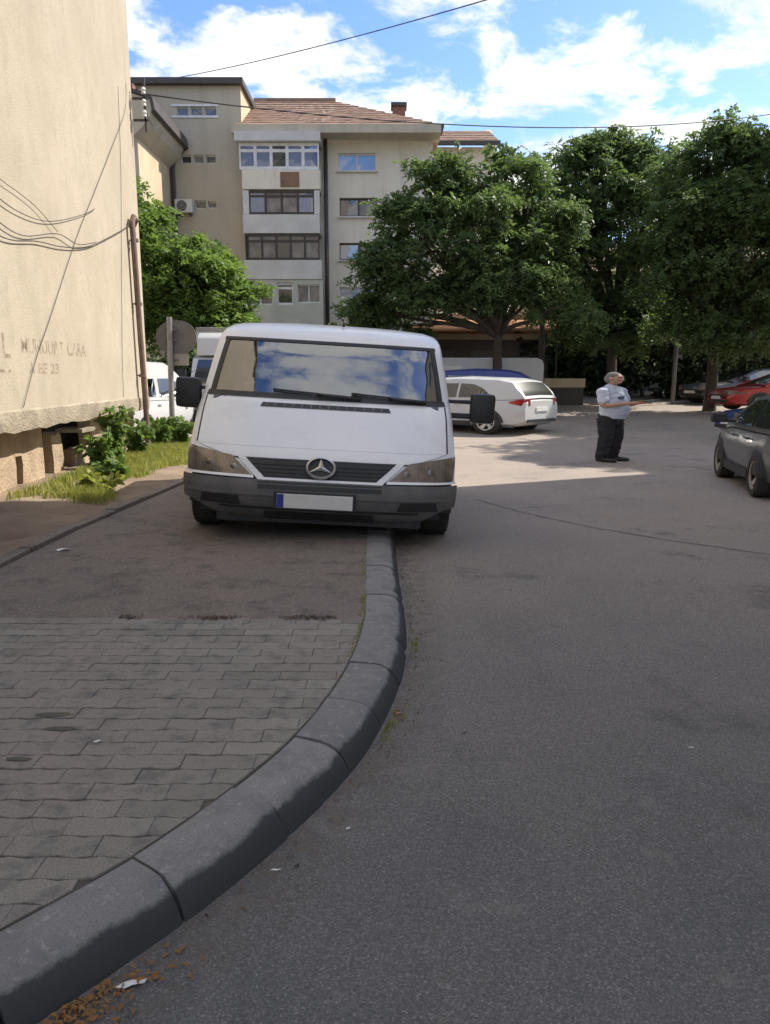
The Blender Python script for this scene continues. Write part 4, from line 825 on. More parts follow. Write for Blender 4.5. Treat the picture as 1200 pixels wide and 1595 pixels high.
        MB().box(S['axles'][0]+r*1.2, S['axles'][1]-r*1.2, min(s*(W-.03), s*(W+.004)), max(s*(W-.03), s*(W+.004)), clr+.02, clr+.14).build('sill_trim', M['blackplastic'], root, xf=xf)
    MB().box(-.022, .0, -.26, .26, S['plate'], S['plate']+.11).build('number_plate', M['plate'], root, xf=xf)
    MB().box(Ln, Ln+.022, -.26, .26, .42, .53).build('number_plate', M['plate'], root, xf=xf)
    vs_ = [(u_, y_, z_) for u_, y_, z_ in ()]
    for xx, o_ in ((-.012, 1), (Ln+.012, -1)):
        MB().box(min(xx, xx+.05*o_), max(xx, xx+.05*o_), -W*.7, W*.7, clr+.11, clr+.2).build('bumper_trim', M['blackplastic'], root, xf=xf, bevel=.01)
    MB().box(Ln-.03, Ln+.014, -W*.5, W*.5, zf_-.16, zf_-.05).build('grille', M['blackplastic'], root, xf=xf, bevel=.01)
    return root
suv = dict(L=4.44, W=1.82, r=.345, clear=.24, deck=[(0,1.0),(.06,1.04),(.5,1.02),(2.9,.98),(3.3,.98),(4.2,.86),(4.44,.72)], roof=[(.02,1.02),(.12,1.20),(.34,1.50),(.7,1.59),(1.7,1.63),(2.5,1.58),(2.95,1.35),(3.42,.98)],
    side_glass=[[(.75,1.06),(1.0,1.30),(1.25,1.42),(1.60,1.45),(1.60,1.05)], [(1.66,1.05),(1.66,1.45),(2.35,1.44),(2.42,1.04)], [(2.47,1.04),(2.42,1.43),(2.65,1.36),(3.1,1.04)]],
    rear_glass=(.07,.32), front_glass=(2.62,3.36), axles=[.86,3.53], tail=(.82,.20,1), headl=(.68,.16), plate=.66, handles=[1.5, 2.4], tumble=.74)
hatch = dict(L=4.1, W=1.72, r=.31, clear=.2, deck=[(0,.86),(.08,.94),(2.7,.92),(3.0,.90),(3.9,.76),(4.1,.62)], roof=[(.04,.95),(.3,1.22),(.7,1.40),(1.5,1.46),(2.1,1.42),(2.55,1.2),(3.15,.91)],
    side_glass=[[(.55,.98),(.8,1.28),(1.35,1.36),(1.35,.97)], [(1.42,.97),(1.42,1.36),(2.0,1.33),(2.45,1.14),(2.8,.97)]], rear_glass=(.1,.5), front_glass=(2.2,3.08), axles=[.72,3.25], tail=(.68,.22,1), headl=(.58,.16), plate=.5, handles=[1.2, 2.0], tumble=.72, mirror=1)
sedan = dict(L=4.4, W=1.74, r=.315, clear=.2, deck=[(0,.84),(.1,.95),(.9,.97),(3.0,.92),(3.3,.90),(4.2,.76),(4.4,.62)], roof=[(.75,.97),(1.2,1.26),(1.6,1.41),(2.1,1.45),(2.5,1.40),(2.9,1.18),(3.4,.90)],
    side_glass=[[(1.15,1.02),(1.5,1.26),(1.95,1.36),(1.95,.98)], [(2.02,.98),(2.02,1.37),(2.4,1.33),(2.75,1.13),(3.05,.97)]], rear_glass=(.85,1.5), front_glass=(2.58,3.34), axles=[.85,3.5], tail=(.68,.2,1), headl=(.58,.15), plate=.5, handles=[1.7, 2.5], tumble=.72, mirror=1)
small = dict(hatch, L=3.75, axles=[.78,2.92], deck=[(0,.86),(.08,.94),(2.4,.92),(2.7,.90),(3.5,.76),(3.75,.62)], roof=[(.04,.95),(.3,1.22),(.7,1.40),(1.4,1.46),(1.9,1.42),(2.3,1.2),(2.85,.91)],
    side_glass=[[(.55,.98),(.8,1.28),(1.25,1.36),(1.25,.97)], [(1.32,.97),(1.32,1.36),(1.8,1.33),(2.2,1.14),(2.5,.97)]], front_glass=(1.98,2.8))
mini = dict(L=4.2, W=1.8, r=.32, clear=.2, deck=[(0,1.05),(.05,1.08),(3.0,1.05),(3.3,1.0),(4.0,.85),(4.2,.7)], roof=[(.0,1.1),(.06,1.6),(.14,1.84),(.4,1.88),(2.2,1.88),(2.7,1.6),(3.4,1.02)],
    side_glass=[[(.5,1.15),(.5,1.6),(1.3,1.62),(1.3,1.14)], [(1.5,1.14),(1.5,1.62),(2.2,1.62),(2.5,1.5),(2.95,1.1)]], rear_glass=(.015,.12), front_glass=(2.3,3.3), axles=[.75,3.4], tail=(.8,.5,1), headl=(.7,.18), plate=.7, handles=[1.3], tumble=.84, mirror=1)
def place(S, head, wheel_xy, which, side):
    """root location so that a given wheel stands at a world point"""
    xf = Matrix.Diagonal((K, 1, 1, 1)).to_4x4() @ Matrix.Rotation(head, 4, 'Z') @ Matrix.Translation((-S['L']/2, 0, 0))
    p = xf @ Vector((S['axles'][which], side*(S['W']/2-.08), 0)); return (wheel_xy[0]-p.x, wheel_xy[1]-p.y, gz(wheel_xy[1]))
car('parked_suv', 'white sport utility car with red tail lights parked beyond the van', 'car', place(suv, R(143), (2.95, 21.6), 0, 1), R(143), suv, M['white'])
car('parked_car', 'blue car behind the white sport utility car, only its roof showing', 'car', (2.5, 26.2, gz(26)+.02), R(168), dict(suv, roof=[(.02,1.02),(.2,1.22),(.55,1.52),(.9,1.62),(1.7,1.66),(2.5,1.6),(2.95,1.36),(3.42,.98)]), M['bluepaint'])
car('parked_car', 'dusty black sedan half cut off by the picture edge beside the road', 'car', place(small, R(81), (5.78, 12.6), 1, 1), R(81), small, M['black'], rim='steelrim')
car('parked_car', 'bright red car with its nose towards the yard under the trees', 'car', (14.75, 27.6, gz(27.6)+.12), R(187), hatch, M['red'])
car('parked_car', 'navy blue car parked in front of the red one', 'car', (11.9, 20.2, 0), R(183), hatch, M['navy'])
car('parked_car', 'small dark grey car deep in the shade left of the red car', 'car', (15.3, 32.2, gz(32.2)), R(200), hatch, M['greypaint'])
car('parked_minivan', 'white minivan seen from behind next to the gable corner', 'van', (-7.15, 21.4, 0), R(80), dict(mini, roof=[(a, z*1.1 if z > 1.2 else z) for a, z in mini['roof']]), M['white'])
# white panel van behind the blue car (side on)
def boxvan(name, lab, loc, head, Ln, W, H_, pm):
    root = tag(empty(name, loc), lab, 'van'); xf = Matrix.Diagonal((K,1,1,1)).to_4x4() @ Matrix.Rotation(head, 4, 'Z') @ Matrix.Translation((-Ln/2, 0, 0))
    prof = [(0,.35),(0,H_-.25),(.05,H_-.08),(.2,H_),(Ln-1.6,H_),(Ln-1.35,H_-.08),(Ln-.65,1.25),(Ln-.1,.95),(Ln,.6),(Ln,.35)]
    MB().prism(prof, -W/2, W/2).build('body', pm, root, xf=xf, bevel=.07, smooth=True)
    for s in (1, -1):
        MB().add([(Ln-2.3, s*(W/2+.006), 1.25), (Ln-2.3, s*(W/2+.006), H_-.3), (Ln-1.5, s*(W/2+.006), H_-.3), (Ln-.95, s*(W/2+.006), 1.25)], [(0,1,2,3)]).build('side_window', M['carglass'], root, xf=xf)
        MB().box(-.015, .02, min(s*W*.40, s*W*.47), max(s*W*.40, s*W*.47), .8, 1.3).build('tail_light', M['redlens'], root, xf=xf)
        for ax in (.8, Ln-.95): wheel(root, xf, (ax, s*(W/2-.06), .33), .33, .2, s, 'steelrim')
    MB().add([(Ln-1.36,-W*.42,H_-.1),(Ln-1.36,W*.42,H_-.1),(Ln-.62,W*.46,1.27),(Ln-.62,-W*.46,1.27)], [(0,1,2,3)]).build('windscreen', M['carglass'], root, xf=xf @ Matrix.Translation((.03,0,.03)))
    for s in (1, -1): MB().box(-.02, -.004, min(s*.06, s*.7), max(s*.06, s*.7), 1.25, H_-.35).build('rear_window', M['carglass'], root, xf=xf)
    return root
boxvan('panel_van', 'white panel van parked behind the blue car', (3.0, 29.6, gz(29.6)), R(176), 4.6, 1.8, 1.93, M['white'])
# light truck
tk = tag(empty('box_truck', (-4.62, 23.4, .1)), 'white box truck facing us behind the left side of the van', 'truck')
X_ = Matrix.Diagonal((K, 1, 1, 1)).to_4x4()
MB().box(-1.05,1.05,1.0,5.0,.95,3.12).build('cargo_box', M['white'], tk, xf=X_, bevel=.03); MB().box(-1.06,1.06,.985,.998,2.98,3.1).build('box_trim', M['metalgrey'], tk, xf=X_)
cb_ = MB(); cb_.prism([(-.75,.55),(-.78,1.25),(-.62,1.36),(-.15,2.12),(.1,2.2),(.9,2.2),(.9,.55)], -.95, .95, 'x'); cb_.build('cab', M['white'], tk, xf=X_, bevel=.06, smooth=True)
MB().prism([(-.2,2.2),(.0,2.75),(.2,2.9),(.85,2.9),(.85,2.2)], -.85, .85, 'x').build('wind_deflector', M['white'], tk, xf=X_, bevel=.06, smooth=True)
MB().add([(-.86,-.645,1.40),(.86,-.645,1.40),(.80,-.20,2.08),(-.80,-.20,2.08)], [(0,1,2,3)]).build('windscreen', M['carglass'], tk, xf=X_ @ Matrix.Translation((0,-.03,.0)))
for s in (1, -1):
    MB().box(min(s*.6,s*.9), max(s*.6,s*.9), -.80, -.74, .78, 1.0).build('headlight', M['lens'], tk, xf=X_, bevel=.02); MB().box(min(s*1.05,s*1.25), max(s*1.05,s*1.25), -.5, -.4, 1.35, 1.8).box(min(s*.9,s*1.1), max(s*.9,s*1.1), -.4,-.37,1.7,1.73).build('mirror', M['blackplastic'], tk, xf=X_)
    for y in (0, 3.7): 
        wm_ = X_ @ Matrix.Rotation(R(-90), 4, 'Z'); wheel(tk, wm_, (-y, s*.82, .36), .36, .24, s, 'steelrim')
MB().box(-.94,.94,-.86,-.7,.42,.72).build('bumper', M['plastic'], tk, xf=X_, bevel=.03); MB().box(-.5,.5,-.79,-.765,1.05,1.2).build('grille', M['blackplastic'], tk, xf=X_); MB().box(-.9,.9,.5,4.9,.55,.94).build('chassis', M['blackplastic'], tk, xf=X_)

# ------------------------------------------------------------------ the white van
van = tag(empty('delivery_van', (-.655, 7.02, .064), (0, R(3.3), R(2.2))), 'white van with grey bumper parked half on the footway, across the kerb', 'van')
PZ = [(.24,.20),(.30,.09),(.38,.03),(.46,.0),(.56,.0),(.63,.025),(.66,.055),(.74,.085),(.80,.115),(.85,.15),(.90,.20),(.97,.28),(1.1,.43),(1.25,.61),(1.36,.76),(1.40,.81),(1.55,.93),(1.7,1.06),(1.85,1.18),(1.99,1.31),(2.05,1.38),(2.10,1.47),(2.15,1.60),(2.19,1.80),(2.215,2.05)]
HW = [(.24,1.24),(.30,1.29),(.38,1.325),(.56,1.34),(.9,1.345),(1.25,1.34),(1.40,1.325),(1.7,1.285),(1.99,1.24),(2.05,1.232),(2.10,1.215),(2.15,1.18),(2.19,1.11),(2.215,.98)]
RD = [(.24,.42),(.6,.44),(.9,.42),(1.36,.34),(1.7,.30),(1.99,.28),(2.1,.35),(2.215,.6)]
def vs(t, z, off=0):
    """point on the nose at lateral fraction t and height z, pushed out by off"""
    def f_(t, z):
        h = interp(z, HW); a = min(1, abs(t)); p = 3.0; return Vector((h*t, interp(z, PZ) + interp(z, RD)*(1-(1-a**p)**(1/p)), z))
    q = f_(t, z)
    if off:
        e = .004; t = max(-.985, min(.985, t)); du = f_(t+e, z)-f_(t-e, z); dz_ = f_(t, z+e)-f_(t, z-e); nn = du.cross(dz_).normalized(); 
        if nn.y > 0: nn = -nn
        q = q + nn*off
    return q
zs_ = [a for a, _ in PZ]; tt_ = [math.sin(math.pi/2*k/16)  for k in range(-16, 17)]
LEN = 4.85; yb = [.55,.75,.95,1.2,1.5,1.9,2.4,3,3.6,4.2,4.7,4.82]
b_ = MB(); ring = []
for z in zs_:
    h = interp(z, HW); yc = interp(z, PZ)+interp(z, RD); fr_ = [vs(t, z) for t in tt_]
    ys_ = [yc + (LEN-.1-yc)*k/10 for k in range(1, 11)]
    ring.append(fr_ + [Vector((h, y, z)) for y in ys_] + [Vector((h*.97, LEN-.03, z)), Vector((h*.85, LEN, z)), Vector((-h*.85, LEN, z)), Vector((-h*.97, LEN-.03, z))] + [Vector((-h, y, z)) for y in ys_[::-1]])
n = len(ring[0]); top = [Vector((p.x*.75, 2.9 + (p.y-2.9)*.75, 2.235)) for p in ring[-1]]; ring.append(top)
b_.add([p for r_ in ring for p in r_], [(i*n+j, i*n+(j+1) % n, (i+1)*n+(j+1) % n, (i+1)*n+j) for i in range(len(ring)-1) for j in range(n) if not (1.40 <= zs_[min(i, len(zs_)-1)] < 1.98 and i < len(zs_)-1 and j < 32 and abs(tt_[j]) < .93 and abs(tt_[j+1]) < .93) and not (i < 6 and (j < 34 or j >= n-3))] + [tuple(range((len(ring)-1)*n, len(ring)*n))])
b_.build('body', M['vanwhite'], van, smooth=True)
def patch(name, mm, c4, nx, nz, off=.006, parent=None, thick=0, lipz=None, smooth='all'):
    """c4: (t,z) bottom-left, bottom-right, top-right, top-left"""
    vs_ = []
    for j in range(nz+1):
        v_ = j/nz
        for i in range(nx+1):
            u = i/nx; a = [(c4[0][q]*(1-u)+c4[1][q]*u)*(1-v_)+(c4[3][q]*(1-u)+c4[2][q]*u)*v_ for q in (0, 1)]; vs_.append(vs(a[0], a[1], off))
    fs = [(j*(nx+1)+i, j*(nx+1)+i+1, (j+1)*(nx+1)+i+1, (j+1)*(nx+1)+i) for j in range(nz) for i in range(nx)]
    if thick:
        o_ = len(vs_); vs_ = vs_ + [p + Vector((0, thick, 0)) for p in vs_]; W_ = nx+1
        bd = [i for i in range(nx)]; fs += [(i, o_+i, o_+i+1, i+1) for i in range(nx)] + [(nz*W_+i, nz*W_+i+1, o_+nz*W_+i+1, o_+nz*W_+i) for i in range(nx)] + [(j*W_, (j+1)*W_, o_+(j+1)*W_, o_+j*W_) for j in range(nz)] + [(j*W_+nx, o_+j*W_+nx, o_+(j+1)*W_+nx, (j+1)*W_+nx) for j in range(nz)]
    return MB().add(vs_, fs).build(name, M[mm], parent or van, smooth=True)
# windscreen with black edge
patch('windscreen', 'windscreen', ((-.92,1.415),(.92,1.415),(.915,1.975),(-.915,1.975)), 28, 10, .004)
patch('windscreen_seal', 'blackplastic', ((-.945,1.375),(.945,1.375),(.935,1.425),(-.935,1.425)), 28, 2, .012); patch('windscreen_seal', 'blackplastic', ((-.93,1.962),(.93,1.962),(.925,1.995),(-.925,1.995)), 28, 2, .010)
for s in (1, -1): patch('windscreen_seal', 'blackplastic', ((s*.905-.02,1.40),(s*.905+.02,1.40),(s*.90+.02,1.985),(s*.90-.02,1.985)), 2, 10, .009)
# bonnet panel, proud of the wings by a shut line
patch('bonnet', 'vanwhite', ((-.66,.826),(.66,.826),(.915,.92),(-.915,.92)), 28, 4, .010, thick=.02); bo = patch('bonnet', 'vanwhite', ((-.915,.922),(.915,.922),(.93,1.365),(-.93,1.365)), 28, 10, .010, thick=.02)
for s in (1, -1): patch('shut_line', 'blackplastic', ((s*.925-.006,.93),(s*.925+.006,.93),(s*.94+.006,1.37),(s*.94-.006,1.37)), 1, 10, .004)
patch('shut_line', 'blackplastic', ((-.60,.812),(.60,.812),(.655,.824),(-.655,.824)), 24, 1, .006)
patch('air_intake', 'blackplastic', ((-.50,1.285),(.50,1.285),(.485,1.325),(-.485,1.325)), 20, 2, .016, bo)
for k in range(14): t0 = -.46+.068*k; patch('intake_rib', 'plastic', ((t0,1.288),(t0+.012,1.288),(t0+.012,1.322),(t0,1.322)), 1, 1, .019, bo)
# grille with slats, bright surround
patch('grille', 'blackplastic', ((-.40,.637),(.40,.637),(.555,.817),(-.555,.817)), 20, 4, .004)
for z in (.665,.70,.735,.77): tw_ = .43+.11*(z-.637)/.18; patch('grille_slat', 'blackplastic', ((-tw_,z),(tw_,z),(tw_+.008,z+.010),(-tw_-.008,z+.010)), 20, 1, .014)
patch('grille_surround', 'vanwhite', ((-.44,.617),(.44,.617),(.41,.643),(-.41,.643)), 20, 1, .016, thick=.02)
for s in (1, -1):
    patch('grille_surround', 'vanwhite', ((s*.405-.03,.620),(s*.405+.03,.620),(s*.575+.028,.827),(s*.575-.028,.827)), 2, 4, .017, thick=.02)
    hl = patch('headlight', 'lens', (((.485,.660),(.965,.670),(.99,.900),(.64,.833)) if s > 0 else ((-.965,.670),(-.485,.660),(-.64,.833),(-.99,.900))), 12, 6, .012)
    for t0, z0, r_ in ((.62,.735,.055),(.80,.76,.062)):
        cc = vs(s*t0, z0, .016); nn = (vs(s*t0, z0, .05)-vs(s*t0, z0)).normalized(); q = nn.to_track_quat('Y', 'Z').to_matrix().to_4x4()
        MB().lathe([(.004,-.004),(r_*.5,-.003),(r_*.92,-0.034),(r_,-0.032),(r_*1.08,-0.035)], (0,0,0), 'y', 22).build('reflector', M['reflector'], hl, xf=Matrix.Translation(cc) @ q @ Matrix.Diagonal((1.15,1,1,1)).to_4x4(), smooth='all')
    patch('indicator', 'lens', ((.90,.685),(.955,.687),(.975,.865),(.915,.850)) if s > 0 else ((-.955,.687),(-.90,.685),(-.915,.850),(-.975,.865)), 3, 4, .015, hl)
    patch('headlight_trim', 'vanwhite', ((.47,.633),(.985,.640),(.985,.665),(.48,.655)) if s > 0 else ((-.985,.640),(-.47,.633),(-.48,.655),(-.985,.665)), 12, 1, .018, thick=.02)
# bumper
vs_ = []; nx, nz = 48, 12
for j in range(nz+1):
    for i in range(nx+1):
        t0 = -.992 + 1.984*i/nx; q = min(1, max(0, (abs(t0)-.70)/.24)); zb = .265 + .15*q*q*(3-2*q); vs_.append(vs(t0, zb + (.625-zb)*j/nz, .028))
o_ = len(vs_); W_ = nx+1; vs_ += [q + Vector((0, .05, 0)) for q in vs_]
fs = [(j*W_+i, j*W_+i+1, (j+1)*W_+i+1, (j+1)*W_+i) for j in range(nz) for i in range(nx)] + [(i, o_+i, o_+i+1, i+1) for i in range(nx)] + [(nz*W_+i, nz*W_+i+1, o_+nz*W_+i+1, o_+nz*W_+i) for i in range(nx)]
bp = MB().add(vs_, fs).build('bumper', M['plastic'], van, smooth=True)
MB().box(-1.0, 1.0, .16, .2, .2, .6).build('radiator_panel', M['blackplastic'], van)
patch('bumper_slot', 'blackplastic', ((-.44,.555),(.44,.555),(.44,.585),(-.44,.585)), 16, 1, .032, bp); patch('bumper_slot', 'blackplastic', ((-.44,.598),(.44,.598),(.44,.612),(-.44,.612)), 16, 1, .032, bp)
patch('bumper_ridge', 'plastic', ((-.95,.49),(.95,.49),(.95,.512),(-.95,.512)), 40, 1, .045, bp, thick=.02); patch('bumper_ridge', 'blackplastic', ((-.72,.372),(.72,.372),(.72,.385),(-.72,.385)), 40, 1, .034, bp, thick=.01)
for s in (1, -1): patch('fog_recess', 'blackplastic', ((.56,.395),(.86,.40),(.84,.478),(.58,.475)) if s > 0 else ((-.86,.40),(-.56,.395),(-.58,.475),(-.84,.478)), 8, 2, .033, bp)
patch('lower_intake', 'blackplastic', ((-.42,.275),(.42,.275),(.40,.355),(-.40,.355)), 16, 2, .033, bp)
# number plate
yp_ = -.062
pt = MB().box(-.40,.32,yp_,yp_+.02,.385,.52).build('number_plate', M['plate'], van, bevel=.004); MB().box(-.398,-.335,yp_-.003,yp_,.388,.517).build('plate_band', M['euband'], pt); MB().box(-.43,.35,yp_+.012,yp_+.04,.37,.535).build('plate_holder', M['blackplastic'], van, bevel=.004)
# emblem: ring with a three pointed star
em = empty('emblem'); em.parent = van; cc = vs(0, .75, .035); em.location = cc; em.rotation_euler = (R(-22), 0, 0); ER = .105
MB().lathe([(ER*.88,-.02),(ER*1.0,-.016),(ER*1.06,0),(ER*1.02,.012),(ER*.88,.006),(ER*.88,-.02)], (0,0,0), 'y', 32).build('ring', M['chrome'], em, xf=Matrix.Diagonal((K,1,1,1)).to_4x4(), smooth='all')
MB().lathe([(.001,.006),(ER*1.0,.006)], (0,0,0), 'y', 32).build('emblem_back', M['blackplastic'], em, xf=Matrix.Diagonal((K,1,1,1)).to_4x4())
s_ = MB()
for k in range(3):
    a = R(90+120*k); e1, e2 = a+R(60), a-R(60); q = lambda r_, an, y: (r_*math.cos(an), y, r_*math.sin(an))
    s_.add([(0,-.02,0), q(ER*.95,a,-.006), q(ER*.22,e1,-.006), q(ER*.22,e2,-.006)], [(0,1,2),(0,3,1)])
s_.build('star', M['chrome'], em, xf=Matrix.Diagonal((K,1,1,1)).to_4x4(), fix=False)
# wipers
for x0, x1, z1 in ((-.55,.35,.055), (.25,1.02,.05)):
    wpr = MB(); pts = []
    for k in range(9):
        u = k/8; t = (x0+(x1-x0)*u)/1.3; pts.append(vs(t, 1.41+.045*(1-u), .022))
    wpr.tube(pts, .011, 6); wpr.tube([vs(x1/1.3, 1.385, .03), vs((x0*.45+x1*.55)/1.3, 1.41, .045), pts[4]], .013, 6); wpr.build('wiper', M['blackplastic'], van, smooth='all')
# mirrors on arms
for s in (1, -1):
    x = s*1.345; dz_ = 0
    mo = 0 if s > 0 else .2
    mr_ = MB().box(min(s*(1.545-mo), s*(1.815-mo)), max(s*(1.545-mo), s*(1.815-mo)), 1.02, 1.16, 1.22, 1.54).build('mirror', M['blackplastic'], van, bevel=.05, smooth=True)
    MB().box(min(s*(1.575-mo), s*(1.785-mo)), max(s*(1.575-mo), s*(1.785-mo)), 1.161, 1.168, 1.26, 1.50).build('mirror_glass', M['carglass'], mr_)
    MB().box(min(s*1.3, s*(1.56-mo)), max(s*1.3, s*(1.56-mo)), 1.06, 1.12, 1.26, 1.32).box(min(s*1.3, s*(1.56-mo)), max(s*1.3, s*(1.56-mo)), 1.06, 1.12, 1.42, 1.46).build('mirror_arm', M['blackplastic'], mr_, bevel=.015)
    h_ = 1.345
    # side windows, doors
    def sv(y, z, o_=.006): return (s*(interp(z, HW)+o_), y, z)
    MB().add([sv(1.25,1.42), sv(2.2,1.42), sv(2.2,1.92), sv(1.6,1.92)], [(0,1,2,3)]).build('side_window', M['carglass'], van)
    for y in (1.15, 2.28, 3.5): MB().add([sv(y,.5,.003), sv(y+.012,.5,.003), sv(y+.012,1.3,.003), sv(y,1.3,.003)], [(0,1,2,3)]).build('door_gap', M['blackplastic'], van)
    MB().add([sv(1.5,.62,.012), sv(4.0,.62,.012), sv(4.0,.72,.012), sv(1.5,.72,.012)], [(0,1,2,3)]).build('side_moulding', M['blackplastic'], van)
    for ax in (.98, 3.98):
        N_ = 24; r_ = .40; a = MB(); ar = [(ax+math.cos(math.pi*k/N_)*r_, .30+math.sin(math.pi*k/N_)*r_) for k in range(N_+1)]
        a.add([(s*(1.343+.008), y, z) for y, z in ar]+[(s*1.1, y, z) for y, z in ar], [tuple(range(N_+1))]+[(k, k+1, N_+2+k, N_+1+k) for k in range(N_)]); a.build('wheel_arch', M['blackplastic'], van)
        wheel(van, Matrix.Diagonal((K,1,1,1)).to_4x4() @ Matrix.Rotation(R(-90), 4, 'Z'), (-ax, s*.90, .315), .325, .225, s, 'steelrim', 6)
    MB().box(min(s*1.12,s*1.31), max(s*1.12,s*1.31), LEN-.06, LEN+.02, .8, 1.3).build('tail_light', M['redlens'], van, bevel=.01)
MB().box(-.9,.9,LEN+.001,LEN+.008,1.4,1.95).build('rear_window', M['carglass'], van); MB().box(-1.25,1.25,LEN-.05,LEN+.1,.35,.6).build('rear_bumper', M['plastic'], van, bevel=.03)
MB().box(-1.2,1.2,.35,4.7,.26,.34).build('underbody', M['blackplastic'], van); MB().tube([(-.9,.55,.22),(.9,.55,.22)], .04, 8).tube([(-1.0,.98,.3),(1.0,.98,.3)], .06, 8).build('axle', M['blackplastic'], van)
MB().lathe([(.02,0),(.012,.03),(.002,.05)], (.12,1.75,2.195), 'z', 8).build('roof_aerial', M['blackplastic'], van)
# cab interior seen through the glass
MB().prism([(.80,1.30),(.84,1.38),(1.15,1.40),(1.42,1.30),(1.5,1.0),(.8,1.0)], -1.18, 1.18, 'x').build('dashboard', M['dash'], van, bevel=.03)
for x in (-.75, .30, .80):
    MB().box(x-.3,x+.3,1.95,2.12,.9,1.52).box(x-.16,x+.16,1.98,2.10,1.56,1.78).build('seat', M['seat'], van, bevel=.05, smooth=True)
MB().lathe([(.25,0),(.262,.012),(.274,0),(.262,-.012),(.25,0)], (0,0,0), 'y', 28).build('steering_wheel', M['blackplastic'], van, xf=Matrix.Translation((.62,1.52,1.36)) @ Matrix.Rotation(R(-35), 4, 'X') @ Matrix.Diagonal((K,1,1,1)).to_4x4())
MB().add([(-1.2,2.5,.5),(1.2,2.5,.5),(1.15,2.5,2.1),(-1.15,2.5,2.1)], [(0,1,2,3)]).build('bulkhead', M['dash'], van); MB().box(-.72,-.25,1.0,1.25,1.40,1.412).build('papers', M['paper'], van)

# ------------------------------------------------------------------ the standing man
def fuse(name, shapes, mat_, parent, voxel, xf, smooth_it=4):
    bm = bmesh.new()
    for kind, a in shapes:
        if kind == 'c':      # capsule chain: list of (x,y,z,r[,ry])
            for i in range(len(a)-1):
                p, q = Vector(a[i][:3]), Vector(a[i+1][:3]); n_ = max(2, int((q-p).length/(.35*min(a[i][3], a[i+1][3]))))
                for k in range(n_+1):
                    u = k/n_; r_ = a[i][3]*(1-u)+a[i+1][3]*u; ry = (a[i][4] if len(a[i]) > 4 else a[i][3])*(1-u)+(a[i+1][4] if len(a[i+1]) > 4 else a[i+1][3])*u
                    bmesh.ops.create_icosphere(bm, subdivisions=2, radius=1, matrix=Matrix.Translation(p.lerp(q, u)) @ Matrix.Diagonal((r_, ry, r_, 1)))
        else: bmesh.ops.create_icosphere(bm, subdivisions=3, radius=1, matrix=Matrix.Translation(a[:3]) @ Matrix.Diagonal((*a[3:6], 1)))
    me = bpy.data.meshes.new(name); bm.to_mesh(me); bm.free(); o = bpy.data.objects.new(name, me); C.objects.link(o)
    md = o.modifiers.new('r', 'REMESH'); md.mode = 'VOXEL'; md.voxel_size = voxel
    if smooth_it: ms = o.modifiers.new('s', 'SMOOTH'); ms.factor = .5; ms.iterations = smooth_it
    bpy.context.view_layer.update(); me2 = bpy.data.meshes.new_from_object(o.evaluated_get(bpy.context.evaluated_depsgraph_get())); bpy.data.objects.remove(o)
    if name in ('shirt', 'trousers'):
        for q in me2.vertices:
            d_ = .011*noise.noise((q.co.x*9, q.co.y*9, q.co.z*16)) + .006*noise.noise((q.co.x*22, q.co.y*22, q.co.z*34)); q.co += q.normal*d_
    me2.transform(xf); me2.materials.clear(); me2.materials.append(mat_); me2.polygons.foreach_set('use_smooth', [True]*len(me2.polygons)); me2.name = name
    return link(name, me2, parent)
man = tag(empty('person', (4.50, 14.95, 0)), 'person in light blue short sleeved shirt and black trousers reading papers in the yard', 'person')
XM = Matrix.Diagonal((K*1.27, 1.15, 1.035, 1)).to_4x4() @ Matrix.Rotation(R(48), 4, 'Z')     # built facing -y, turned towards +x
def arm(s): return [(s*.20,.0,1.36,.06), (s*.265,-.05,1.10,.045), (s*.245,-.07,1.08,.043), (s*.10,-.30,1.13,.03), (s*.085,-.335,1.14,.028,.03)]
bd = [('c', [(0,.0,.90,.11,.10),(0,-.03,1.08,.14,.13),(0,0,1.28,.16,.12),(0,.02,1.38,.10,.08),(0,.01,1.46,.055)]), ('e', (0,-.035,1.585,.075,.095,.115)), ('e', (0,-.06,1.535,.055,.065,.06)),
      ('c', [(0,-.125,1.59,.012),(0,-.142,1.565,.016)]), ('e', (-.078,-.02,1.585,.012,.025,.033)), ('e', (.078,-.02,1.585,.012,.025,.033)), ('c', [(-.022,-.123,1.532,.008),(.022,-.123,1.532,.008)]), ('c', [(-.045,-.115,1.625,.012),(.045,-.115,1.625,.012)])]
for s in (1, -1):
    bd += [('c', arm(s)), ('c', [(s*.09,0,.84,.075),(s*.12,-.02,.48,.058),(s*.13,.02,.10,.042)]), ('c', [(s*.085,-.335,1.14,.03,.02),(s*.065,-.40,1.145,.033,.016)])]
    for k, (ox, ln) in enumerate(((-.03,.06),(-.01,.07),(.011,.066),(.03,.052))):
        bd.append(('c', [(s*.065+ox*.9,-.41,1.148,.0095),(s*.06+ox,-.41-ln*.55,1.152,.009),(s*.055+ox,-.41-ln*.9,1.135,.008)]))
    bd.append(('c', [(s*.085-s*.03,-.345,1.15,.011),(s*.03,-.375,1.175,.0105),(s*.015,-.40,1.18,.009)]))
fuse('body', bd, M['skin'], man, .009, XM)
sh = [('c', [(0,.0,.84,.178,.16),(0,-.05,1.0,.19,.185),(0,-.035,1.12,.185,.175),(0,0,1.28,.182,.14),(0,.015,1.385,.115,.09)])]
for s in (1, -1): sh.append(('c', [(s*.16,.005,1.365,.075),(s*.205,0,1.34,.078),(s*.245,-.035,1.17,.072)]))
shirt = fuse('shirt', sh, M['shirt'], man, .013, XM)
tr = [('c', [(0,.0,.90,.172,.155),(0,0,.80,.17,.155)])]
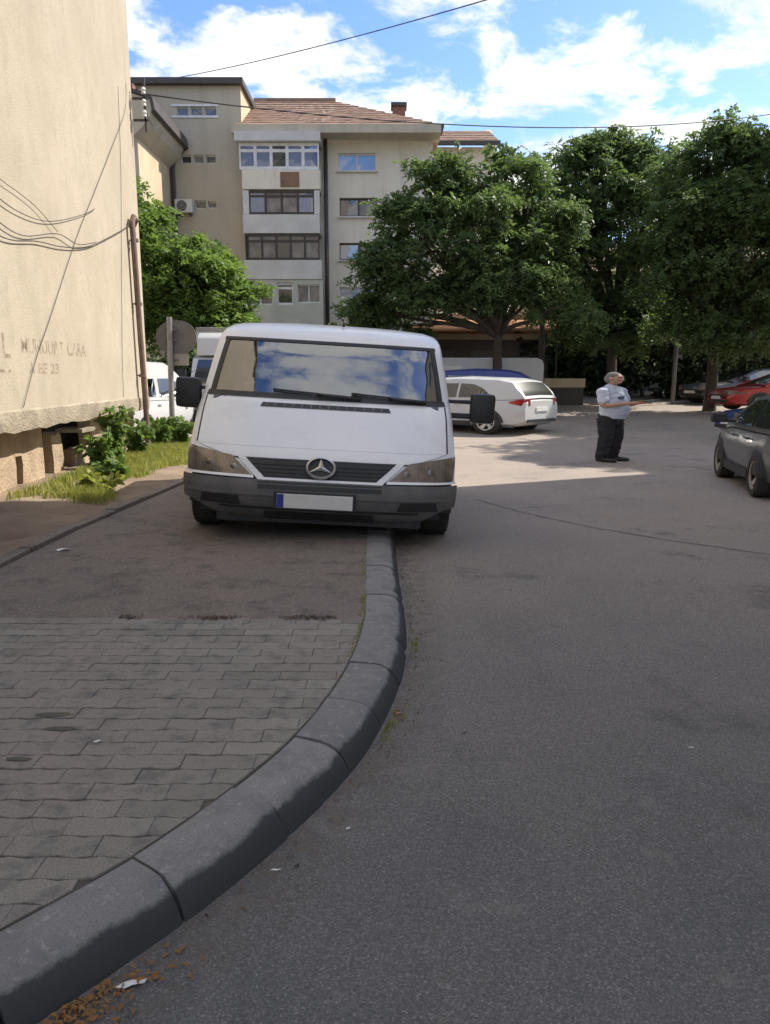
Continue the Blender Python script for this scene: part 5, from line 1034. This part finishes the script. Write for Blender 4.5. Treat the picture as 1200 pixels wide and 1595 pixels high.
for s in (1, -1): tr.append(('c', [(s*.09,0,.82,.115,.12),(s*.12,-.02,.48,.088,.09),(s*.13,.02,.12,.078,.08)]))
fuse('trousers', tr, M['trouser'], man, .013, XM)
MB().lathe([(.182,-.018),(.187,0),(.182,.018)], (0,0,.815), 'z', 28).build('belt', M['shoe'], man, xf=XM @ Matrix.Diagonal((1,.92,1,1)).to_4x4(), smooth='all')
for s in (1, -1): fuse('shoe', [('c', [(s*.13,.05,.055,.05),(s*.135,-.06,.045,.048),(s*.145,-.16,.035,.04)])], M['shoe'], man, .012, XM)
fuse('hair', [('e', (0,-.012,1.625,.081,.098,.088)), ('e', (0,.03,1.58,.078,.075,.085))], M['hair'], man, .01, XM)
for s in (1, -1): MB().lathe([(.001,-.006),(.008,-.004),(.010,0)], (s*.03,-.131,1.602), 'y', 10).build('eye', M['shoe'], man, xf=XM)
fuse('collar', [('c', [(-.05,-.06,1.42,.02),(-.075,0,1.435,.02),(0,.06,1.44,.02),(.075,0,1.435,.02),(.05,-.06,1.42,.02)])], M['shirt'], man, .01, XM)
MB().box(-.16,-.06,-.205,-.175,1.20,1.26).build('chest_badge', M['navy'], shirt, xf=XM, bevel=.006)
pp = tag(empty('papers', (4.50, 14.95, 0)), 'white sheets of paper held by the standing person', 'paper')
MB().add([(-.10,-.36,1.172),(.12,-.36,1.175),(.13,-.58,1.20),(-.09,-.58,1.205),(0,-.47,1.178)], [(0,1,4),(1,2,4),(2,3,4),(3,0,4)]).build('sheet', M['paper'], pp, xf=XM, fix=False)

# ------------------------------------------------------------------ small litter
def leafbits(name, lab, pts, m, s, kind='stuff'):
    V = []; Q = []
    for x, y, z in pts:
        a = random.uniform(0, 6.28); l = s*random.uniform(.5, 1.2); ww = l*.35; c_, s_2 = math.cos(a), math.sin(a); o_ = len(V)
        V += [(x-c_*l*K, y-s_2*l, z+.003), (x+s_2*ww*K, y-c_*ww, z+.006+.012*random.random()), (x+c_*l*K, y+s_2*l, z+.004+.006*random.random()), (x-s_2*ww*K, y+c_*ww, z+.005+.012*random.random())]; Q.append((o_,o_+1,o_+2,o_+3))
    return tag(link(name, npmesh(name, V, Q, m)), lab, kind=kind)
pts = []
for _ in range(900):
    i = random.randint(1, 2); t = random.random(); p = cr(i, t); d = tan(i, t); nn = Vector((d.y, -d.x, 0)); q = p + nn*(.04 + abs(random.gauss(0, .06))) 
    if q.y < 1.98 - .3*random.random(): pts.append((q.x, q.y, .003))
tag(leafbits('dry_leaves', 'small heap of orange dry leaves in the gutter below the nearest kerb stone', pts, M['dry'], .012), cat='leaves')
pts = []
for _ in range(420):
    i = random.randint(3, len(Ov)-6); t = random.random(); p = cr(i, t); d = tan(i, t); nn = Vector((d.y, -d.x, 0)); q = p + nn*(.04 + abs(random.gauss(0, .07))); pts.append((q.x, q.y, .003))
tag(leafbits('gutter_debris', 'scattered brown plant debris along the kerb foot', pts, M['dirt'], .010), cat='debris')
pts = []
while len(pts) < 380:
    x = random.uniform(-1.75, -.2); 
    if noise.noise((x*3.1, 0, 0)) > random.uniform(-.1, .35): pts.append((x, 4.69 + .03*noise.noise((x*2, 4, 0)) + random.gauss(0, .022), .13))
tag(leafbits('seam_debris', 'dirt crumbs along the seam between blocks and footway', pts, M['dirt'], .012), cat='debris')
def scrap(lab, x, y, z, sx, sy, m, rot):
    n_ = 9; b_ = MB(); ol = [(math.cos(6.283*k/n_)*sx*.5*K*random.uniform(.55, 1.1), math.sin(6.283*k/n_)*sy*.6*random.uniform(.5, 1.2), .002+.4*sy*random.random()) for k in range(n_)]
    b_.add(ol + [(0, 0, .003+.3*sy)], [(k, (k+1) % n_, n_) for k in range(n_)]); o = b_.build('litter_scrap', M[m], None, (x, y, z), fix=False); o.rotation_euler.z = rot; tag(o, lab, 'litter', 'litter scraps on the ground')
scrap('crumpled white scrap beside the orange leaves', -.72, 1.83, .003, .07, .025, 'paper', .3); scrap('white stick-like scrap by the second kerb joint', -.38, 2.33, .003, .035, .008, 'paper', .1)
scrap('small white scrap on the road near the third kerb stone', -.14, 2.57, .003, .018, .012, 'paper', .6); scrap('white scrap on the footway by the edging', -2.93, 6.62, .13, .12, .05, 'paper', .2)
scrap('small red scrap at the kerb foot', .07, 3.55, .003, .035, .02, 'redlens', .2); scrap('dark scrap lying on the road by the second kerb joint', -.31, 2.35, .003, .02, .012, 'blackplastic', .8)
scrap('dark twig scrap on the road right of the red scrap', .38, 3.34, .003, .03, .01, 'blackplastic', .4); scrap('small white scrap on the paving blocks', -1.25, 3.0, .134, .025, .015, 'paper', .5)
scrap('green leaf scrap at the bottom of the road', .22, 1.66, .003, .035, .014, 'leaf2', .2); scrap('pale scrap on the open road at right', 1.42, 3.2, .003, .03, .006, 'paper', 0)
# worn holes between blocks
for lab, x, y, sx in (('largest dark damp spot on the paving blocks', -1.56, 3.27, .10), ('dark spot below the largest spot on the paving', -1.47, 3.13, .075), ('dark spot near the picture edge on the paving', -1.52, 2.86, .06)):
    b_ = MB(); n_ = 14; b_.add([(math.cos(6.283*k/n_)*sx*(.75+.4*random.random()), math.sin(6.283*k/n_)*sx*.28*(.75+.4*random.random()), 0) for k in range(n_)], [tuple(range(n_))]); tag(b_.build('damp_spot', M['joint'], None, (x, y, .1335)), lab, 'stain', 'dark spots on the paving')

# tufts along the kerb, dust in the gutter, a tar seam across the road
tp = []
for _ in range(130):
    y = random.choice([random.gauss(4.45, .2), random.gauss(5.0, .15), random.gauss(6.2, .5)]); tp.append((kx(y)-.012+random.gauss(0, .012), y, .125))
for _ in range(120): y = random.choice([random.gauss(4.5, .12), random.gauss(3.45, .12)]); i_ = min(range(len(Ov)), key=lambda q: abs(Ov[q].y-y)); tp.append((float(np.interp(y, [q.y for q in Ov], [q.x for q in Ov]))+.05+abs(random.gauss(0, .03)), y, 0))
tag(blades('grass_tufts', tp, .024, 'tiny dry grass tufts growing in the kerb joints', M['grass'], .004, .9), cat='grass')
def dusty(name, c, dens_, sc_):
    m, t, b = newmat(name); b.inputs['Base Color'].default_value = (*c, 1); b.inputs['Roughness'].default_value = .95; tr_ = t.nodes.new('ShaderNodeBsdfTransparent'); ms = t.nodes.new('ShaderNodeMixShader')
    uv = t.nodes.new('ShaderNodeAttribute'); uv.attribute_name = 'fade'; mu = t.nodes.new('ShaderNodeMath'); mu.operation = 'MULTIPLY'
    t.links.new(uv.outputs['Fac'], mu.inputs[0]); t.links.new(ramp(t, noise_n(t, sc_, 6, .7, coord='P').outputs['Fac'], .38, .68, c1=(dens_,)*3+(1,)), mu.inputs[1])
    t.links.new(mu.outputs[0], ms.inputs[0]); t.links.new(tr_.outputs[0], ms.inputs[1]); t.links.new(b.outputs[0], ms.inputs[2]); t.links.new(ms.outputs[0], t.nodes['Material Output'].inputs[0]); return m
M['dust'] = dusty('gutter_dust', (.23, .19, .15), .6, 7); M['tar'] = mat('tar', (.085, .08, .078), .8, (.17, .15, .135), 8, coord='P')
def faded(name, rows, lab, m):
    """rows: lists of (x,y,z,fade)"""
    n_ = len(rows[0]); b_ = MB(); b_.add([q[:3] for r_ in rows for q in r_], [(i*n_+j, i*n_+j+1, (i+1)*n_+j+1, (i+1)*n_+j) for i in range(len(rows)-1) for j in range(n_-1)])
    o = b_.build(name, m, fix=False); at = o.data.attributes.new('fade', 'FLOAT', 'POINT'); at.data.foreach_set('value', [q[3] for r_ in rows for q in r_]); return tag(o, lab, kind='stuff')
rows = []
for i in range(len(Ov)-1):
    for k in range(4):
        p = cr(i, k/4); d = tan(i, k/4); nn = Vector((d.y, -d.x, 0)); wv = .22 + .12*noise.noise((p.y*1.5, 0, 0)) + .05*p.y/3
        rows.append([(p.x+nn.x*(.03+wv*u), p.y+nn.y*(.03+wv*u), .004, f_) for u, f_ in ((0, 1), (.3, .8), (.7, .35), (1, 0))])
tag(faded('gutter_dust', rows, 'pale brown dust washed along the kerb foot', M['dust']), cat='dust')
rows = []  # paler brown blotch that fades out towards its edges
for i in range(9):
    u = i/8; rows.append([(2.75+.9*j/6, 5.25+.75*u+.05*math.sin(j), .0042, math.sin(math.pi*u)*math.sin(math.pi*j/6)*1.3) for j in range(7)])
tag(faded('pale_patch', rows, 'small pale brown patch on the road at the picture edge', M['dust']), cat='dust')
b_ = MB(); sp_ = [(1.28, 10.2), (1.75, 9.2), (2.35, 8.3), (3.0, 7.6), (3.7, 7.0), (4.8, 6.4)]; vs_ = []
for i in range(len(sp_)-1):
    for k in range(8):
        u = k/8; x = sp_[i][0]*(1-u)+sp_[i+1][0]*u + .03*noise.noise((i*3+u*5, 0, 0)); y = sp_[i][1]*(1-u)+sp_[i+1][1]*u + .04*noise.noise((0, i*3+u*5, 0)); ww = .009*(.5+abs(noise.noise((i*7+u*9, 1, 0)))); vs_ += [(x-ww, y-ww, .0046), (x+ww, y+ww, .0046)]
b_.add(vs_, [(2*i, 2*i+1, 2*i+3, 2*i+2) for i in range(len(vs_)//2-1)]); tag(b_.build('tar_seam', M['tar'], fix=False), 'thin dark crack seam curving across the road', 'crack')
